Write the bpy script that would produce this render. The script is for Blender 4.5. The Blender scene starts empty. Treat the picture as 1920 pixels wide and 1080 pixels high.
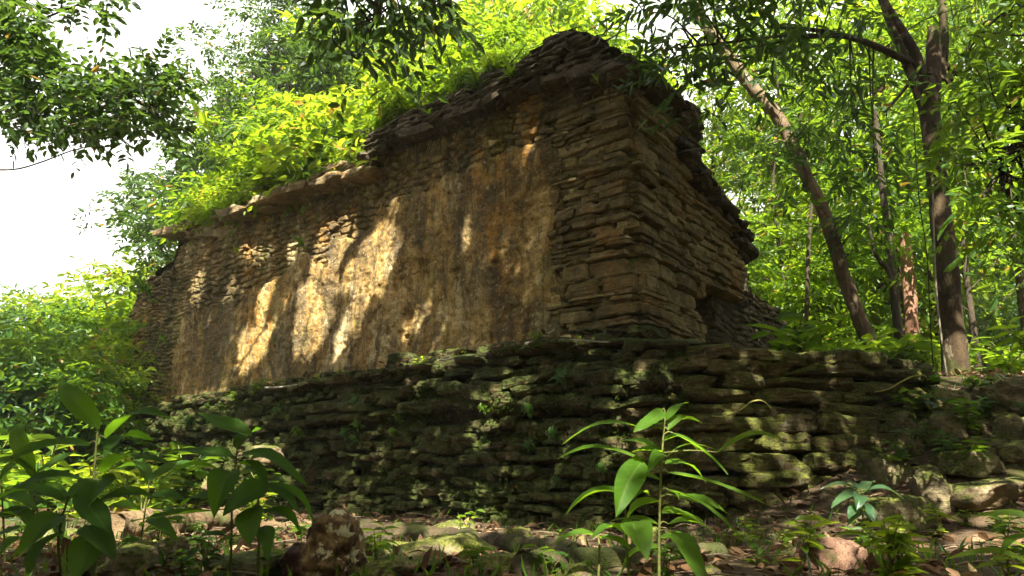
import bpy, math, random
import numpy as np

random.seed(11)
rng = np.random.default_rng(11)
sc = bpy.context.scene
COL = sc.collection
A = np.array

# ------------------------------------------------------------------ camera model
CAMH, FPX, PITCH = 0.6, 1280.0, math.radians(14.46)
cp, sp = math.cos(PITCH), math.sin(PITCH)
CAM = A([0, 0, CAMH])

def ray(x, y):
    u, v = (x - 960) / FPX, (540 - y) / FPX
    return A([u, cp - v * sp, sp + v * cp])

def at(x, y, Y):
    r = ray(x, y)
    return CAM + r * (Y / r[1])

def pix(P):
    P = np.atleast_2d(P) - CAM
    f = P[:, 1] * cp + P[:, 2] * sp
    up = -P[:, 1] * sp + P[:, 2] * cp
    f = np.where(np.abs(f) < 1e-6, 1e-6, f)
    return 960 + FPX * P[:, 0] / f, 540 - FPX * up / f, f

# axes of the ruin: D runs along the long wall (away), N out of it, E along the end wall
TH = math.radians(51.5)
D = A([-math.sin(TH), math.cos(TH), 0])
N = A([-math.cos(TH), -math.sin(TH), 0])
E = -N
M = -D
ZU = A([0, 0, 1.0])
CORNER = A([1.26, 6.64, 0.0])

def on_plane(x, y, off=0.0):
    """pixel -> (s, z) on the long wall's plane moved out by off"""
    r = ray(x, y)
    t = np.dot(CORNER + N * off - CAM, N) / np.dot(r, N)
    P = CAM + r * t
    return np.dot(P - CORNER, D), P[2]

def on_side(x, y):
    r = ray(x, y)
    t = np.dot(CORNER - CAM, M) / np.dot(r, M)
    P = CAM + r * t
    return np.dot(P - CORNER, E), P[2]

SUN = 0.41 * M + 0.80 * ZU + 0.52 * N
SUN = SUN / np.linalg.norm(SUN)

# ------------------------------------------------------------------ noise
_perm = np.random.default_rng(3).permutation(256).astype(np.int64)
_val = np.random.default_rng(4).uniform(-1, 1, 256)

def vnoise(p, seed=0):
    p = np.asarray(p, float) + seed * 17.37
    i = np.floor(p).astype(np.int64)
    f = p - i
    f = f * f * f * (f * (f * 6 - 15) + 10)
    out = 0
    for dx in (0, 1):
        wx = f[..., 0] if dx else 1 - f[..., 0]
        hx = _perm[(i[..., 0] + dx) & 255]
        for dy in (0, 1):
            wy = f[..., 1] if dy else 1 - f[..., 1]
            hy = _perm[(hx + i[..., 1] + dy) & 255]
            for dz in (0, 1):
                wz = f[..., 2] if dz else 1 - f[..., 2]
                out = out + wx * wy * wz * _val[_perm[(hy + i[..., 2] + dz) & 255]]
    return out

def fbm(p, octv=4, seed=0, gain=0.5):
    p = np.asarray(p, float)
    a, s, t = 1.0, 0, 0
    for k in range(octv):
        s = s + a * vnoise(p * 2 ** k, seed + k * 3)
        t += a
        a *= gain
    return s / t

def sstep(a, b, x):
    t = np.clip((x - a) / (b - a), 0, 1)
    return t * t * (3 - 2 * t)

def unit(v):
    return v / np.maximum(np.linalg.norm(v, axis=-1, keepdims=True), 1e-9)

# ------------------------------------------------------------------ mesh helpers
def new_mesh(name, V, F, mat, smooth=True, attr=None, sharp=0):
    """V (n,3); F list of (m,3) or (m,4) index arrays"""
    me = bpy.data.meshes.new(name)
    F = [np.asarray(f, np.int32) for f in F if len(f)]
    nl = sum(f.size for f in F)
    npoly = sum(len(f) for f in F)
    me.vertices.add(len(V))
    me.vertices.foreach_set('co', np.asarray(V, np.float32).ravel())
    me.loops.add(nl)
    me.polygons.add(npoly)
    me.loops.foreach_set('vertex_index', np.concatenate([f.ravel() for f in F]))
    st, o = [], 0
    for f in F:
        k = f.shape[1]
        st.append(o + np.arange(len(f), dtype=np.int32) * k)
        o += f.size
    me.polygons.foreach_set('loop_start', np.concatenate(st))
    me.polygons.foreach_set('use_smooth', np.full(npoly, smooth))
    if attr:
        for k, a in attr.items():
            at_ = me.attributes.new(k, 'FLOAT', 'POINT')
            at_.data.foreach_set('value', np.asarray(a, np.float32))
    if mat:
        me.materials.append(mat)
    me.update(calc_edges=True)
    if sharp:
        me.set_sharp_from_angle(angle=math.radians(sharp))
    return me

def thing(name, label, cat, loc=(0, 0, 0), group=None, rot=0.0, scale=1.0):
    o = bpy.data.objects.new(name, None)
    COL.objects.link(o)
    o.location = loc
    o.rotation_euler = (0, 0, rot)
    o.scale = (scale,) * 3
    o.empty_display_size = 0.1
    o['label'] = label
    o['category'] = cat
    if group:
        o['group'] = group
    return o

def part(name, root, V, F, mat, smooth=True, attr=None, label=None, world=True, sharp=0):
    V = np.asarray(V, float)
    if world and root is not None:
        r = root
        off = np.zeros(3)
        while r is not None:
            off = off + A(r.location)
            r = r.parent
        V = V - off
    o = bpy.data.objects.new(name, new_mesh(name, V, F, mat, smooth, attr, sharp))
    COL.objects.link(o)
    o.parent = root
    if label:
        o['label'] = label
    return o

def single(name, label, cat, V, F, mat, group=None, kind=None, smooth=True, attr=None, loc=None):
    V = np.asarray(V, float)
    if loc is None:
        loc = A([V[:, 0].mean(), V[:, 1].mean(), V[:, 2].min()])
    o = bpy.data.objects.new(name, new_mesh(name, V - loc, F, mat, smooth, attr))
    COL.objects.link(o)
    o.location = loc
    o['label'] = label
    o['category'] = cat
    if group:
        o['group'] = group
    if kind:
        o['kind'] = kind
    return o

def dup(root, loc, rot=0.0, scale=1.0, label=None, group=None, tilt=(0, 0)):
    r = root.copy()
    COL.objects.link(r)
    r.location = loc
    r.rotation_euler = (tilt[0], tilt[1], rot)
    r.scale = (scale,) * 3
    if label:
        r['label'] = label
    if group:
        r['group'] = group
    for ch in list(root.children):
        c = ch.copy()
        COL.objects.link(c)
        c.parent = r
        for g in ch.children:
            d = g.copy()
            COL.objects.link(d)
            d.parent = c
    return r

def grid_faces(nu, nv, off=0):
    i = np.arange(nu - 1)[:, None] * nv + np.arange(nv - 1)[None, :]
    i = i.ravel() + off
    return np.stack([i, i + nv, i + nv + 1, i + 1], 1)

class MB:
    def __init__(s):
        s.V, s.F3, s.F4, s.n = [], [], [], 0
    def add(s, V, F):
        V = np.asarray(V, float).reshape(-1, 3)
        F = np.asarray(F, np.int64)
        (s.F3 if F.shape[1] == 3 else s.F4).append(F + s.n)
        s.V.append(V)
        s.n += len(V)
    def out(s):
        return np.concatenate(s.V), [np.concatenate(x) for x in (s.F3, s.F4) if x]

def resample(P, n):
    """smooth (Catmull-Rom) resampling of a polyline (any dims)"""
    P = np.asarray(P, float)
    if len(P) == 2:
        t = np.linspace(0, 1, n)[:, None]
        return P[0] * (1 - t) + P[1] * t
    Q = np.vstack([2 * P[0] - P[1], P, 2 * P[-1] - P[-2]])
    u = np.linspace(0, len(P) - 1 - 1e-9, n)
    i = u.astype(int)
    t = (u - i)[:, None]
    a, b, c, d = Q[i], Q[i + 1], Q[i + 2], Q[i + 3]
    return 0.5 * (2 * b + (c - a) * t + (2 * a - 5 * b + 4 * c - d) * t ** 2 + (3 * b - a - 3 * c + d) * t ** 3)

def tube(mb, P, R, ring=8, n=None, rough=0.0, seed=0, cap=True, freq=6.0, flut=0.0):
    """P (k,3) path, R radius per path point"""
    P = np.asarray(P, float)
    R = np.broadcast_to(np.asarray(R, float), (len(P),))
    n = n or max(2, len(P) * 3)
    PR = resample(np.column_stack([P, R]), n)
    C, r = PR[:, :3], np.maximum(PR[:, 3], 0.0004)
    T = unit(np.gradient(C, axis=0))
    up = A([0.3, 0.9, 0.1]) if abs(T[0] @ A([0.3, 0.9, 0.1])) < 0.85 else A([1.0, 0, 0])
    S = unit(np.cross(T, up))
    B = np.cross(T, S)
    a = np.linspace(0, 2 * math.pi, ring, endpoint=False)
    ca, sa = np.cos(a), np.sin(a)
    dirs = S[:, None] * ca[None, :, None] + B[:, None] * sa[None, :, None]
    V = C[:, None] + dirs * r[:, None, None]
    if rough:
        k = 1 + rough * fbm(V * freq, 3, seed) * 1.6
        if flut:
            k = k + flut * np.sin(a * 3 + 1.3 + seed)[None, :] * np.exp(-np.linspace(0, 8, n))[:, None]
        V = C[:, None] + dirs * (r[:, None] * k)[..., None]
    i = np.arange(n - 1)[:, None] * ring + np.arange(ring)[None, :]
    j = np.arange(n - 1)[:, None] * ring + (np.arange(ring)[None, :] + 1) % ring
    F = np.stack([i.ravel(), j.ravel(), (j + ring).ravel(), (i + ring).ravel()], 1)
    mb.add(V, F)
    if cap:
        for e, fl in ((0, 1), (n - 1, 0)):
            base = mb.n
            jit = (fbm(V[e] * 9, 2, seed) * r[e] * 0.5)[:, None] * T[e]
            mb.add(np.vstack([V[e] + jit * (rough > 0), C[e:e + 1] + (T[e] if not fl else -T[e]) * r[e] * 0.15]),
                   [[k, (k + 1) % ring, ring] if not fl else [(k + 1) % ring, k, ring] for k in range(ring)])

# ------------------------------------------------------------------ materials
class NT:
    def __init__(s, name):
        s.m = bpy.data.materials.new(name)
        s.m.use_nodes = True
        s.t = s.m.node_tree
        s.t.nodes.clear()
        s.o = s.t.nodes.new('ShaderNodeOutputMaterial')
        s.tc = s.t.nodes.new('ShaderNodeTexCoord')
        s.geo = s.t.nodes.new('ShaderNodeNewGeometry')
    def lk(s, a, b):
        s.t.links.new(a, b)
    def put(s, sock, v):
        if isinstance(v, (int, float)):
            sock.default_value = v
        elif isinstance(v, (tuple, list)):
            sock.default_value = tuple(v) + ((1.0,) if len(v) == 3 and len(sock.default_value) == 4 else ())
        else:
            s.lk(v, sock)
    def noise(s, scale, detail=4, rough=0.55, stretch=None, dist=0.0, co=None, off=0.0):
        n = s.t.nodes.new('ShaderNodeTexNoise')
        n.inputs['Scale'].default_value = scale
        n.inputs['Detail'].default_value = detail
        n.inputs['Roughness'].default_value = rough
        n.inputs['Distortion'].default_value = dist
        mp = s.t.nodes.new('ShaderNodeMapping')
        mp.inputs['Scale'].default_value = stretch or (1, 1, 1)
        mp.inputs['Location'].default_value = (off, off * 1.7, off * 0.6)
        s.lk(co or s.tc.outputs['Object'], mp.inputs['Vector'])
        s.lk(mp.outputs[0], n.inputs['Vector'])
        return n.outputs['Fac']
    def voro(s, scale, feat='F1', stretch=None):
        n = s.t.nodes.new('ShaderNodeTexVoronoi')
        n.feature = feat
        n.inputs['Scale'].default_value = scale
        mp = s.t.nodes.new('ShaderNodeMapping')
        mp.inputs['Scale'].default_value = stretch or (1, 1, 1)
        s.lk(s.tc.outputs['Object'], mp.inputs['Vector'])
        s.lk(mp.outputs[0], n.inputs['Vector'])
        return n.outputs['Distance']
    def math(s, op, a, b=0.0, clamp=False):
        n = s.t.nodes.new('ShaderNodeMath')
        n.operation = op
        n.use_clamp = clamp
        s.put(n.inputs[0], a)
        s.put(n.inputs[1], b)
        return n.outputs[0]
    def ss(s, v, a, b, lo=0.0, hi=1.0):
        n = s.t.nodes.new('ShaderNodeMapRange')
        n.interpolation_type = 'SMOOTHSTEP'
        s.put(n.inputs['Value'], v)
        n.inputs['From Min'].default_value = a
        n.inputs['From Max'].default_value = b
        n.inputs['To Min'].default_value = lo
        n.inputs['To Max'].default_value = hi
        return n.outputs['Result']
    def mix(s, f, a, b, mode='MIX'):
        n = s.t.nodes.new('ShaderNodeMix')
        n.data_type = 'RGBA'
        n.blend_type = mode
        s.put(n.inputs['Factor'], f)
        s.put(n.inputs['A'], a) if False else s.put([i for i in n.inputs if i.name == 'A' and i.type == 'RGBA'][0], a)
        s.put([i for i in n.inputs if i.name == 'B' and i.type == 'RGBA'][0], b)
        return [o for o in n.outputs if o.type == 'RGBA'][0]
    def ramp(s, f, stops):
        n = s.t.nodes.new('ShaderNodeValToRGB')
        e = n.color_ramp.elements
        while len(e) < len(stops):
            e.new(0.5)
        for k, (p, c) in enumerate(stops):
            e[k].position = p
            e[k].color = tuple(c) + (1,)
        s.lk(f, n.inputs[0])
        return n.outputs[0]
    def attr(s, name):
        n = s.t.nodes.new('ShaderNodeAttribute')
        n.attribute_name = name
        return n.outputs['Fac']
    def nz(s):
        n = s.t.nodes.new('ShaderNodeSeparateXYZ')
        s.lk(s.geo.outputs['Normal'], n.inputs[0])
        return n.outputs['Z']
    def bump(s, h, strength, dist, prev=None):
        n = s.t.nodes.new('ShaderNodeBump')
        n.inputs['Strength'].default_value = strength
        n.inputs['Distance'].default_value = dist
        s.lk(h, n.inputs['Height'])
        if prev is not None:
            s.lk(prev, n.inputs['Normal'])
        return n.outputs[0]
    def principled(s, col, rough=0.9, spec=0.25, normal=None):
        n = s.t.nodes.new('ShaderNodeBsdfPrincipled')
        s.put(n.inputs['Base Color'], col)
        s.put(n.inputs['Roughness'], rough)
        n.inputs['Specular IOR Level'].default_value = spec
        if normal is not None:
            s.lk(normal, n.inputs['Normal'])
        return n.outputs[0]
    def done(s, sh):
        s.lk(sh, s.o.inputs['Surface'])
        return s.m

def stone_mat(name, lo, mid, hi, moss=0.5, mosscol=(0.055, 0.075, 0.012), lichen=0.3, island=True, orange=0.0):
    t = NT(name)
    big = t.noise(1.1, 5, 0.6)
    med = t.noise(7, 6, 0.65, off=3)
    fine = t.noise(42, 5, 0.7, off=8)
    strata = t.noise(5, 5, 0.6, stretch=(0.5, 0.5, 5), off=5)
    v = t.math('ADD', t.math('MULTIPLY', big, 0.35), t.math('MULTIPLY', med, 0.45))
    v = t.math('ADD', v, t.math('MULTIPLY', strata, 0.2))
    if island:
        v = t.math('ADD', v, t.math('MULTIPLY', t.math('SUBTRACT', t.geo.outputs['Random Per Island'], 0.5), 0.22))
    c = t.ramp(v, [(0.30, lo), (0.5, mid), (0.70, hi)])
    c = t.mix(t.ss(fine, 0.52, 0.7, 0, 0.55), c, tuple(x * 0.35 for x in lo))
    if orange:
        c = t.mix(t.ss(t.noise(1.6, 4, 0.6, off=21), 0.54, 0.68, 0, orange), c, (0.33, 0.14, 0.03))
    c = t.mix(t.ss(t.noise(1.7, 8, 0.74, off=81), 0.47, 0.60, 0, 0.62), c, tuple(x * 0.42 for x in mid))
    if lichen:
        c = t.mix(t.ss(t.noise(13, 3, 0.6, off=13), 0.60, 0.66, 0, lichen), c, (0.42, 0.42, 0.33))
        c = t.mix(t.ss(t.noise(2.1, 6, 0.7, off=31), 0.52, 0.68, 0, 0.75), c, (0.045, 0.04, 0.025))
    mm = t.math('ADD', t.math('MULTIPLY', t.nz(), 0.2), t.noise(2.6, 8, 0.72, off=17))
    mask = t.ss(mm, 0.62 - moss * 0.25, 0.78 - moss * 0.25)
    mc = t.mix(t.ss(t.noise(18, 3, off=2), 0.35, 0.65), mosscol, (mosscol[0] * 2.2, mosscol[1] * 1.9, mosscol[2] * 1.6))
    mc = t.mix(t.ss(t.noise(60, 2, off=12), 0.45, 0.6, 0, 0.7), mc, tuple(x * 0.3 for x in mosscol))
    c = t.mix(t.math('MULTIPLY', mask, 0.9), c, mc)
    b = t.bump(med, 0.9, 0.045)
    b = t.bump(strata, 0.7, 0.03, b)
    b = t.bump(t.noise(20, 5, 0.7, off=44), 0.9, 0.02, b)
    b = t.bump(fine, 0.9, 0.010, b)
    b = t.bump(t.noise(140, 2, 0.7), 0.5, 0.003, b)
    return t.done(t.principled(c, 0.92, 0.2, b))

def wall_mat():
    t = NT('weathered_plaster')
    pl = t.attr('plaster')
    big = t.noise(0.8, 6, 0.65)
    med = t.noise(6, 6, 0.65, off=3)
    fine = t.noise(40, 5, 0.72, off=8)
    streak = t.noise(2.2, 8, 0.7, stretch=(1.6, 1.6, 0.3), off=4, dist=0.6)
    streak2 = t.noise(5.0, 8, 0.75, stretch=(1.4, 1.4, 0.28), off=9, dist=0.8)
    st = t.ramp(t.math('ADD', t.math('MULTIPLY', med, 0.6), t.math('MULTIPLY', big, 0.4)),
                [(0.32, (0.10, 0.065, 0.025)), (0.5, (0.29, 0.20, 0.08)), (0.67, (0.50, 0.38, 0.19))])
    pc = t.ramp(t.math('ADD', t.math('MULTIPLY', streak, 0.55), t.math('MULTIPLY', med, 0.45)),
                [(0.33, (0.10, 0.056, 0.017)), (0.46, (0.31, 0.19, 0.058)), (0.57, (0.48, 0.335, 0.125)), (0.68, (0.66, 0.55, 0.33))])
    c = t.mix(pl, st, pc)
    c = t.mix(t.ss(t.noise(1.0, 8, 0.72, stretch=(1.3, 1.3, 0.6), off=61, dist=0.4), 0.53, 0.60, 0, 0.7), c, (0.56, 0.46, 0.25))
    c = t.mix(t.ss(t.noise(0.8, 8, 0.72, stretch=(1.4, 1.4, 0.7), off=41, dist=0.5), 0.53, 0.60, 0, 0.75), c, (0.38, 0.18, 0.03))
    c = t.mix(t.ss(t.noise(1.2, 8, 0.7, stretch=(1.4, 1.4, 0.6), off=27, dist=0.5), 0.53, 0.62, 0, 0.6), c, (0.21, 0.19, 0.045))
    c = t.mix(t.ss(t.noise(1.9, 8, 0.72, stretch=(1.6, 1.6, 0.30), off=9, dist=1.0), 0.53, 0.62, 0, 0.75), c, (0.075, 0.050, 0.020))
    c = t.mix(t.ss(streak2, 0.56, 0.66, 0, 0.6), c, (0.05, 0.042, 0.014))
    c = t.mix(t.ss(t.noise(2.6, 8, 0.75, off=33), 0.53, 0.62, 0, 0.6), c, (0.08, 0.052, 0.019))
    c = t.mix(t.ss(t.noise(0.65, 9, 0.75, stretch=(1.3, 1.3, 0.55), off=95, dist=0.6), 0.47, 0.56, 0, 0.72), c, (0.072, 0.054, 0.028))
    c = t.mix(t.ss(t.noise(3.6, 8, 0.76, stretch=(1.2, 1.2, 0.5), off=99, dist=0.8), 0.52, 0.58, 0, 0.6), c, (0.10, 0.085, 0.055))
    c = t.mix(t.ss(t.noise(19, 6, 0.75, off=71), 0.54, 0.66, 0, 0.75), c, (0.05, 0.034, 0.016))
    c = t.mix(t.ss(fine, 0.55, 0.68, 0, 0.7), c, (0.04, 0.028, 0.014))
    c = t.mix(t.ss(t.noise(23, 5, 0.75, off=51), 0.58, 0.66, 0, 0.6), c, (0.60, 0.52, 0.36))
    mm = t.math('ADD', t.math('MULTIPLY', t.nz(), 0.25), t.noise(2.3, 6, 0.68, off=17))
    c = t.mix(t.ss(mm, 0.60, 0.74, 0, 0.85), c, (0.06, 0.075, 0.014))
    b = t.bump(med, 1.0, 0.04)
    b = t.bump(t.noise(16, 6, 0.75, off=14), 1.0, 0.025, b)
    b = t.bump(fine, 0.8, 0.008, b)
    b = t.bump(t.noise(120, 3, 0.7), 0.6, 0.003, b)
    return t.done(t.principled(c, 0.92, 0.18, b))

def leaf_mat(name, cols, trans, tmix=0.5, rough=0.42, gloss=0.045, dead=0.02, veins=False):
    t = NT(name)
    r = t.geo.outputs['Random Per Island']
    c = t.ramp(r, [(k / max(1, len(cols) - 1), x) for k, x in enumerate(cols)])
    n = t.noise(30, 3, 0.6)
    c = t.mix(t.ss(n, 0.35, 0.7, 0, 0.3), c, tuple(x * 0.6 for x in cols[0]))
    k = t.math('FRACT', t.math('MULTIPLY', r, 37.7))
    tc = t.mix(k, tuple(x * 0.75 for x in trans), (trans[0] * 1.35, trans[1] * 1.15, trans[2]))
    if dead:
        yd = t.math('GREATER_THAN', t.math('FRACT', t.math('MULTIPLY', r, 91.3)), 1 - dead)
        c = t.mix(yd, c, (0.22, 0.15, 0.03))
        tc = t.mix(yd, tc, (0.4, 0.25, 0.04))
    nrm = None
    if veins:
        lu, lv = t.attr('leaf_along'), t.attr('leaf_across')
        side = t.math('SINE', t.math('MULTIPLY', t.math('SUBTRACT', lu, t.math('MULTIPLY', lv, 0.16)), 62.0))
        vein = t.ss(side, 0.80, 1.0)
        vein = t.math('MAXIMUM', t.math('MULTIPLY', vein, 0.55), t.ss(lv, 0.09, 0.02))
        c = t.mix(t.math('MULTIPLY', vein, 0.5), c, (0.17, 0.24, 0.05))
        tc = t.mix(t.math('MULTIPLY', vein, 0.5), tc, tuple(x * 0.45 for x in trans))
        blot = t.ss(t.noise(16, 4, 0.7, off=6), 0.56, 0.74)
        c = t.mix(t.math('MULTIPLY', blot, 0.5), c, (0.11, 0.13, 0.02))
        edge = t.ss(t.math('ADD', t.math('MULTIPLY', lv, 0.5), t.math('ADD', t.noise(22, 4, 0.7, off=3), t.math('MULTIPLY', t.math('POWER', lu, 6.0), 0.22))), 1.10, 1.18)
        c = t.mix(edge, c, (0.14, 0.08, 0.025))
        tc = t.mix(edge, tc, (0.10, 0.05, 0.01))
        nrm = t.bump(t.math('SUBTRACT', 1.0, vein), 0.5, 0.004)
    d = t.t.nodes.new('ShaderNodeBsdfDiffuse')
    t.put(d.inputs['Color'], c)
    tr = t.t.nodes.new('ShaderNodeBsdfTranslucent')
    t.put(tr.inputs['Color'], tc)
    if nrm is not None:
        t.lk(nrm, d.inputs['Normal'])
    m1 = t.t.nodes.new('ShaderNodeMixShader')
    m1.inputs[0].default_value = tmix
    t.lk(d.outputs[0], m1.inputs[1])
    t.lk(tr.outputs[0], m1.inputs[2])
    g = t.t.nodes.new('ShaderNodeBsdfGlossy')
    g.inputs['Roughness'].default_value = rough
    g.inputs['Color'].default_value = (0.9, 0.95, 0.9, 1)
    m2 = t.t.nodes.new('ShaderNodeMixShader')
    fr = t.t.nodes.new('ShaderNodeLayerWeight')
    fr.inputs['Blend'].default_value = 0.25
    t.put(m2.inputs[0], t.math('ADD', t.math('MULTIPLY', fr.outputs['Fresnel'], gloss * 1.6), gloss * 0.25))
    t.lk(m1.outputs[0], m2.inputs[1])
    t.lk(g.outputs[0], m2.inputs[2])
    return t.done(m2.outputs[0])

def bark_mat(name, lo, hi, lichen=0.3, moss=0.2, stretch=(1, 1, 0.25)):
    t = NT(name)
    a = t.noise(9, 6, 0.65, stretch=stretch)
    b_ = t.noise(2.4, 5, 0.6, off=4)
    c = t.ramp(t.math('ADD', t.math('MULTIPLY', a, 0.6), t.math('MULTIPLY', b_, 0.4)), [(0.33, lo), (0.66, hi)])
    c = t.mix(t.ss(t.noise(6, 4, 0.6, off=9), 0.57, 0.66, 0, lichen), c, (0.25, 0.215, 0.135))
    c = t.mix(t.ss(t.noise(3, 5, 0.65, off=19), 0.62 - moss * 0.2, 0.75 - moss * 0.2, 0, 0.8), c, (0.05, 0.065, 0.014))
    c = t.mix(t.ss(t.noise(28, 5, 0.75, off=29), 0.54, 0.66, 0, 0.7), c, tuple(x * 0.5 for x in lo))
    b = t.bump(a, 1.0, 0.05)
    b = t.bump(t.noise(26, 5, 0.75, stretch=stretch), 0.9, 0.02, b)
    b = t.bump(t.noise(70, 4, 0.7), 0.7, 0.006, b)
    return t.done(t.principled(c, 0.9, 0.2, b))

MAT = {}
MAT['wall'] = wall_mat()
MAT['slab'] = stone_mat('ruin_stone', (0.075, 0.052, 0.020), (0.235, 0.170, 0.070), (0.42, 0.325, 0.155), moss=0.25, orange=0.5)
MAT['cornice'] = stone_mat('cornice_stone', (0.10, 0.07, 0.035), (0.27, 0.20, 0.10), (0.44, 0.35, 0.21), moss=0.1, orange=0.6)
MAT['roof_and_shaded_wall'] = stone_mat('rooty_rubble_and_shaded_wall', (0.035, 0.028, 0.018), (0.09, 0.07, 0.045), (0.17, 0.135, 0.085), moss=0.2)
MAT['platform'] = stone_mat('mossy_platform_stone', (0.03, 0.023, 0.011), (0.085, 0.063, 0.029), (0.21, 0.16, 0.08), moss=1.0, mosscol=(0.028, 0.042, 0.007))
MAT['terrace'] = stone_mat('mossy_terrace_stone', (0.05, 0.038, 0.018), (0.125, 0.094, 0.043), (0.25, 0.195, 0.095), moss=0.78, mosscol=(0.055, 0.068, 0.012))
MAT['rock'] = stone_mat('mossy_rock', (0.09, 0.075, 0.045), (0.22, 0.18, 0.10), (0.38, 0.32, 0.20), moss=0.6, mosscol=(0.075, 0.095, 0.016), island=False)
MAT['paleRock'] = stone_mat('pale_rock', (0.08, 0.06, 0.035), (0.20, 0.15, 0.085), (0.36, 0.29, 0.17), moss=0.45, island=False)
MAT['core'] = stone_mat('rubble_core', (0.03, 0.024, 0.014), (0.07, 0.055, 0.03), (0.13, 0.10, 0.055), moss=0.4, island=False)
MAT['bark'] = bark_mat('grey_brown_bark', (0.026, 0.017, 0.008), (0.092, 0.064, 0.033), lichen=0.45, moss=0.5)
MAT['barkpale'] = bark_mat('pale_brown_bark', (0.075, 0.05, 0.028), (0.24, 0.175, 0.105), lichen=0.45, moss=0.35)
MAT['barkred'] = bark_mat('peeling_red_bark', (0.10, 0.04, 0.022), (0.30, 0.17, 0.11), lichen=0.5, moss=0.0)
MAT['barkdark'] = bark_mat('dark_bark', (0.025, 0.02, 0.013), (0.08, 0.062, 0.04), lichen=0.1)
MAT['log'] = bark_mat('mossy_log', (0.025, 0.019, 0.010), (0.095, 0.072, 0.038), lichen=0.15, moss=0.9, stretch=(0.3, 1, 1))
MAT['logtan'] = bark_mat('tan_log', (0.055, 0.036, 0.018), (0.22, 0.155, 0.08), lichen=0.4, moss=0.5, stretch=(0.3, 1, 1))
MAT['stick'] = bark_mat('pale_stick', (0.22, 0.19, 0.13), (0.46, 0.42, 0.33), lichen=0.2, moss=0.0)
MAT['root'] = bark_mat('pale_root', (0.16, 0.115, 0.07), (0.36, 0.28, 0.18), lichen=0.2, moss=0.0)
MAT['rootdark'] = bark_mat('dark_root', (0.035, 0.027, 0.018), (0.11, 0.085, 0.055), lichen=0.15, moss=0.1)
MAT['stem'] = bark_mat('green_stem', (0.09, 0.11, 0.025), (0.20, 0.20, 0.06), lichen=0.0, moss=0.0)
MAT['tendril'] = bark_mat('yellow_tendril', (0.26, 0.25, 0.06), (0.48, 0.45, 0.14), lichen=0.0, moss=0.0)

MAT['leaf_bright'] = leaf_mat('bright_leaf', [(0.050, 0.108, 0.009), (0.070, 0.135, 0.010), (0.094, 0.155, 0.013)], (0.34, 0.55, 0.02), 0.52)
MAT['leaf_mid'] = leaf_mat('forest_leaf', [(0.026, 0.075, 0.010), (0.038, 0.098, 0.012), (0.054, 0.118, 0.013)], (0.23, 0.41, 0.02), 0.5)
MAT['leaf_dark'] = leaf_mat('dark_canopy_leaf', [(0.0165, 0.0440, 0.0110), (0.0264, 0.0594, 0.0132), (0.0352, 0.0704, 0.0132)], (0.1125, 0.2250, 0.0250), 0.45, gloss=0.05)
MAT['leaf_yellow'] = leaf_mat('yellow_green_leaf', [(0.080, 0.150, 0.012), (0.105, 0.175, 0.015), (0.140, 0.20, 0.022)], (0.42, 0.60, 0.03), 0.52, dead=0.04)
MAT['leaf_cool'] = leaf_mat('blue_green_leaf', [(0.0312, 0.0792, 0.0312), (0.0456, 0.1008, 0.0396), (0.0600, 0.1176, 0.0408)], (0.1690, 0.3250, 0.0650), 0.4, gloss=0.09, rough=0.35)
MAT['leaf_near'] = leaf_mat('broad_foreground_leaf', [(0.022, 0.070, 0.008), (0.030, 0.088, 0.009), (0.042, 0.105, 0.011)], (0.17, 0.38, 0.014), 0.55, gloss=0.022, rough=0.5, dead=0.0, veins=True)
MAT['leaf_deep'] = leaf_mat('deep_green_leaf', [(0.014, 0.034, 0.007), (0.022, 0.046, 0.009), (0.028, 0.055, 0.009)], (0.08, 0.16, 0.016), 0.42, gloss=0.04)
MAT['leaf_plant'] = leaf_mat('fresh_foreground_leaf', [(0.045, 0.12, 0.010), (0.06, 0.14, 0.012), (0.08, 0.155, 0.015)], (0.30, 0.55, 0.016), 0.55, gloss=0.022, rough=0.5, dead=0.0, veins=True)
MAT['moss_leaf'] = leaf_mat('moss_frond', [(0.016, 0.030, 0.006), (0.028, 0.046, 0.008), (0.045, 0.066, 0.010)], (0.06, 0.11, 0.012), 0.3, gloss=0.0)
MAT['leaf_shade'] = leaf_mat('overhead_leaf', [(0.03, 0.07, 0.01), (0.045, 0.085, 0.012), (0.06, 0.10, 0.015)], (0.07, 0.11, 0.016), 0.3)  # for the unseen canopy: low translucency keeps its shade deep

def litter_mat():
    t = NT('dead_leaf')
    r = t.geo.outputs['Random Per Island']
    c = t.ramp(r, [(0, (0.045, 0.024, 0.012)), (0.3, (0.10, 0.055, 0.028)), (0.6, (0.17, 0.105, 0.055)), (0.85, (0.23, 0.145, 0.09)), (1, (0.32, 0.24, 0.12))])
    c = t.mix(t.ss(t.noise(60, 3), 0.4, 0.7, 0, 0.5), c, (0.07, 0.04, 0.02))
    d = t.t.nodes.new('ShaderNodeBsdfDiffuse')
    t.put(d.inputs['Color'], c)
    tr = t.t.nodes.new('ShaderNodeBsdfTranslucent')
    t.put(tr.inputs['Color'], c)
    m = t.t.nodes.new('ShaderNodeMixShader')
    m.inputs[0].default_value = 0.2
    t.lk(d.outputs[0], m.inputs[1])
    t.lk(tr.outputs[0], m.inputs[2])
    return t.done(m.outputs[0])
MAT['litter'] = litter_mat()

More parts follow.
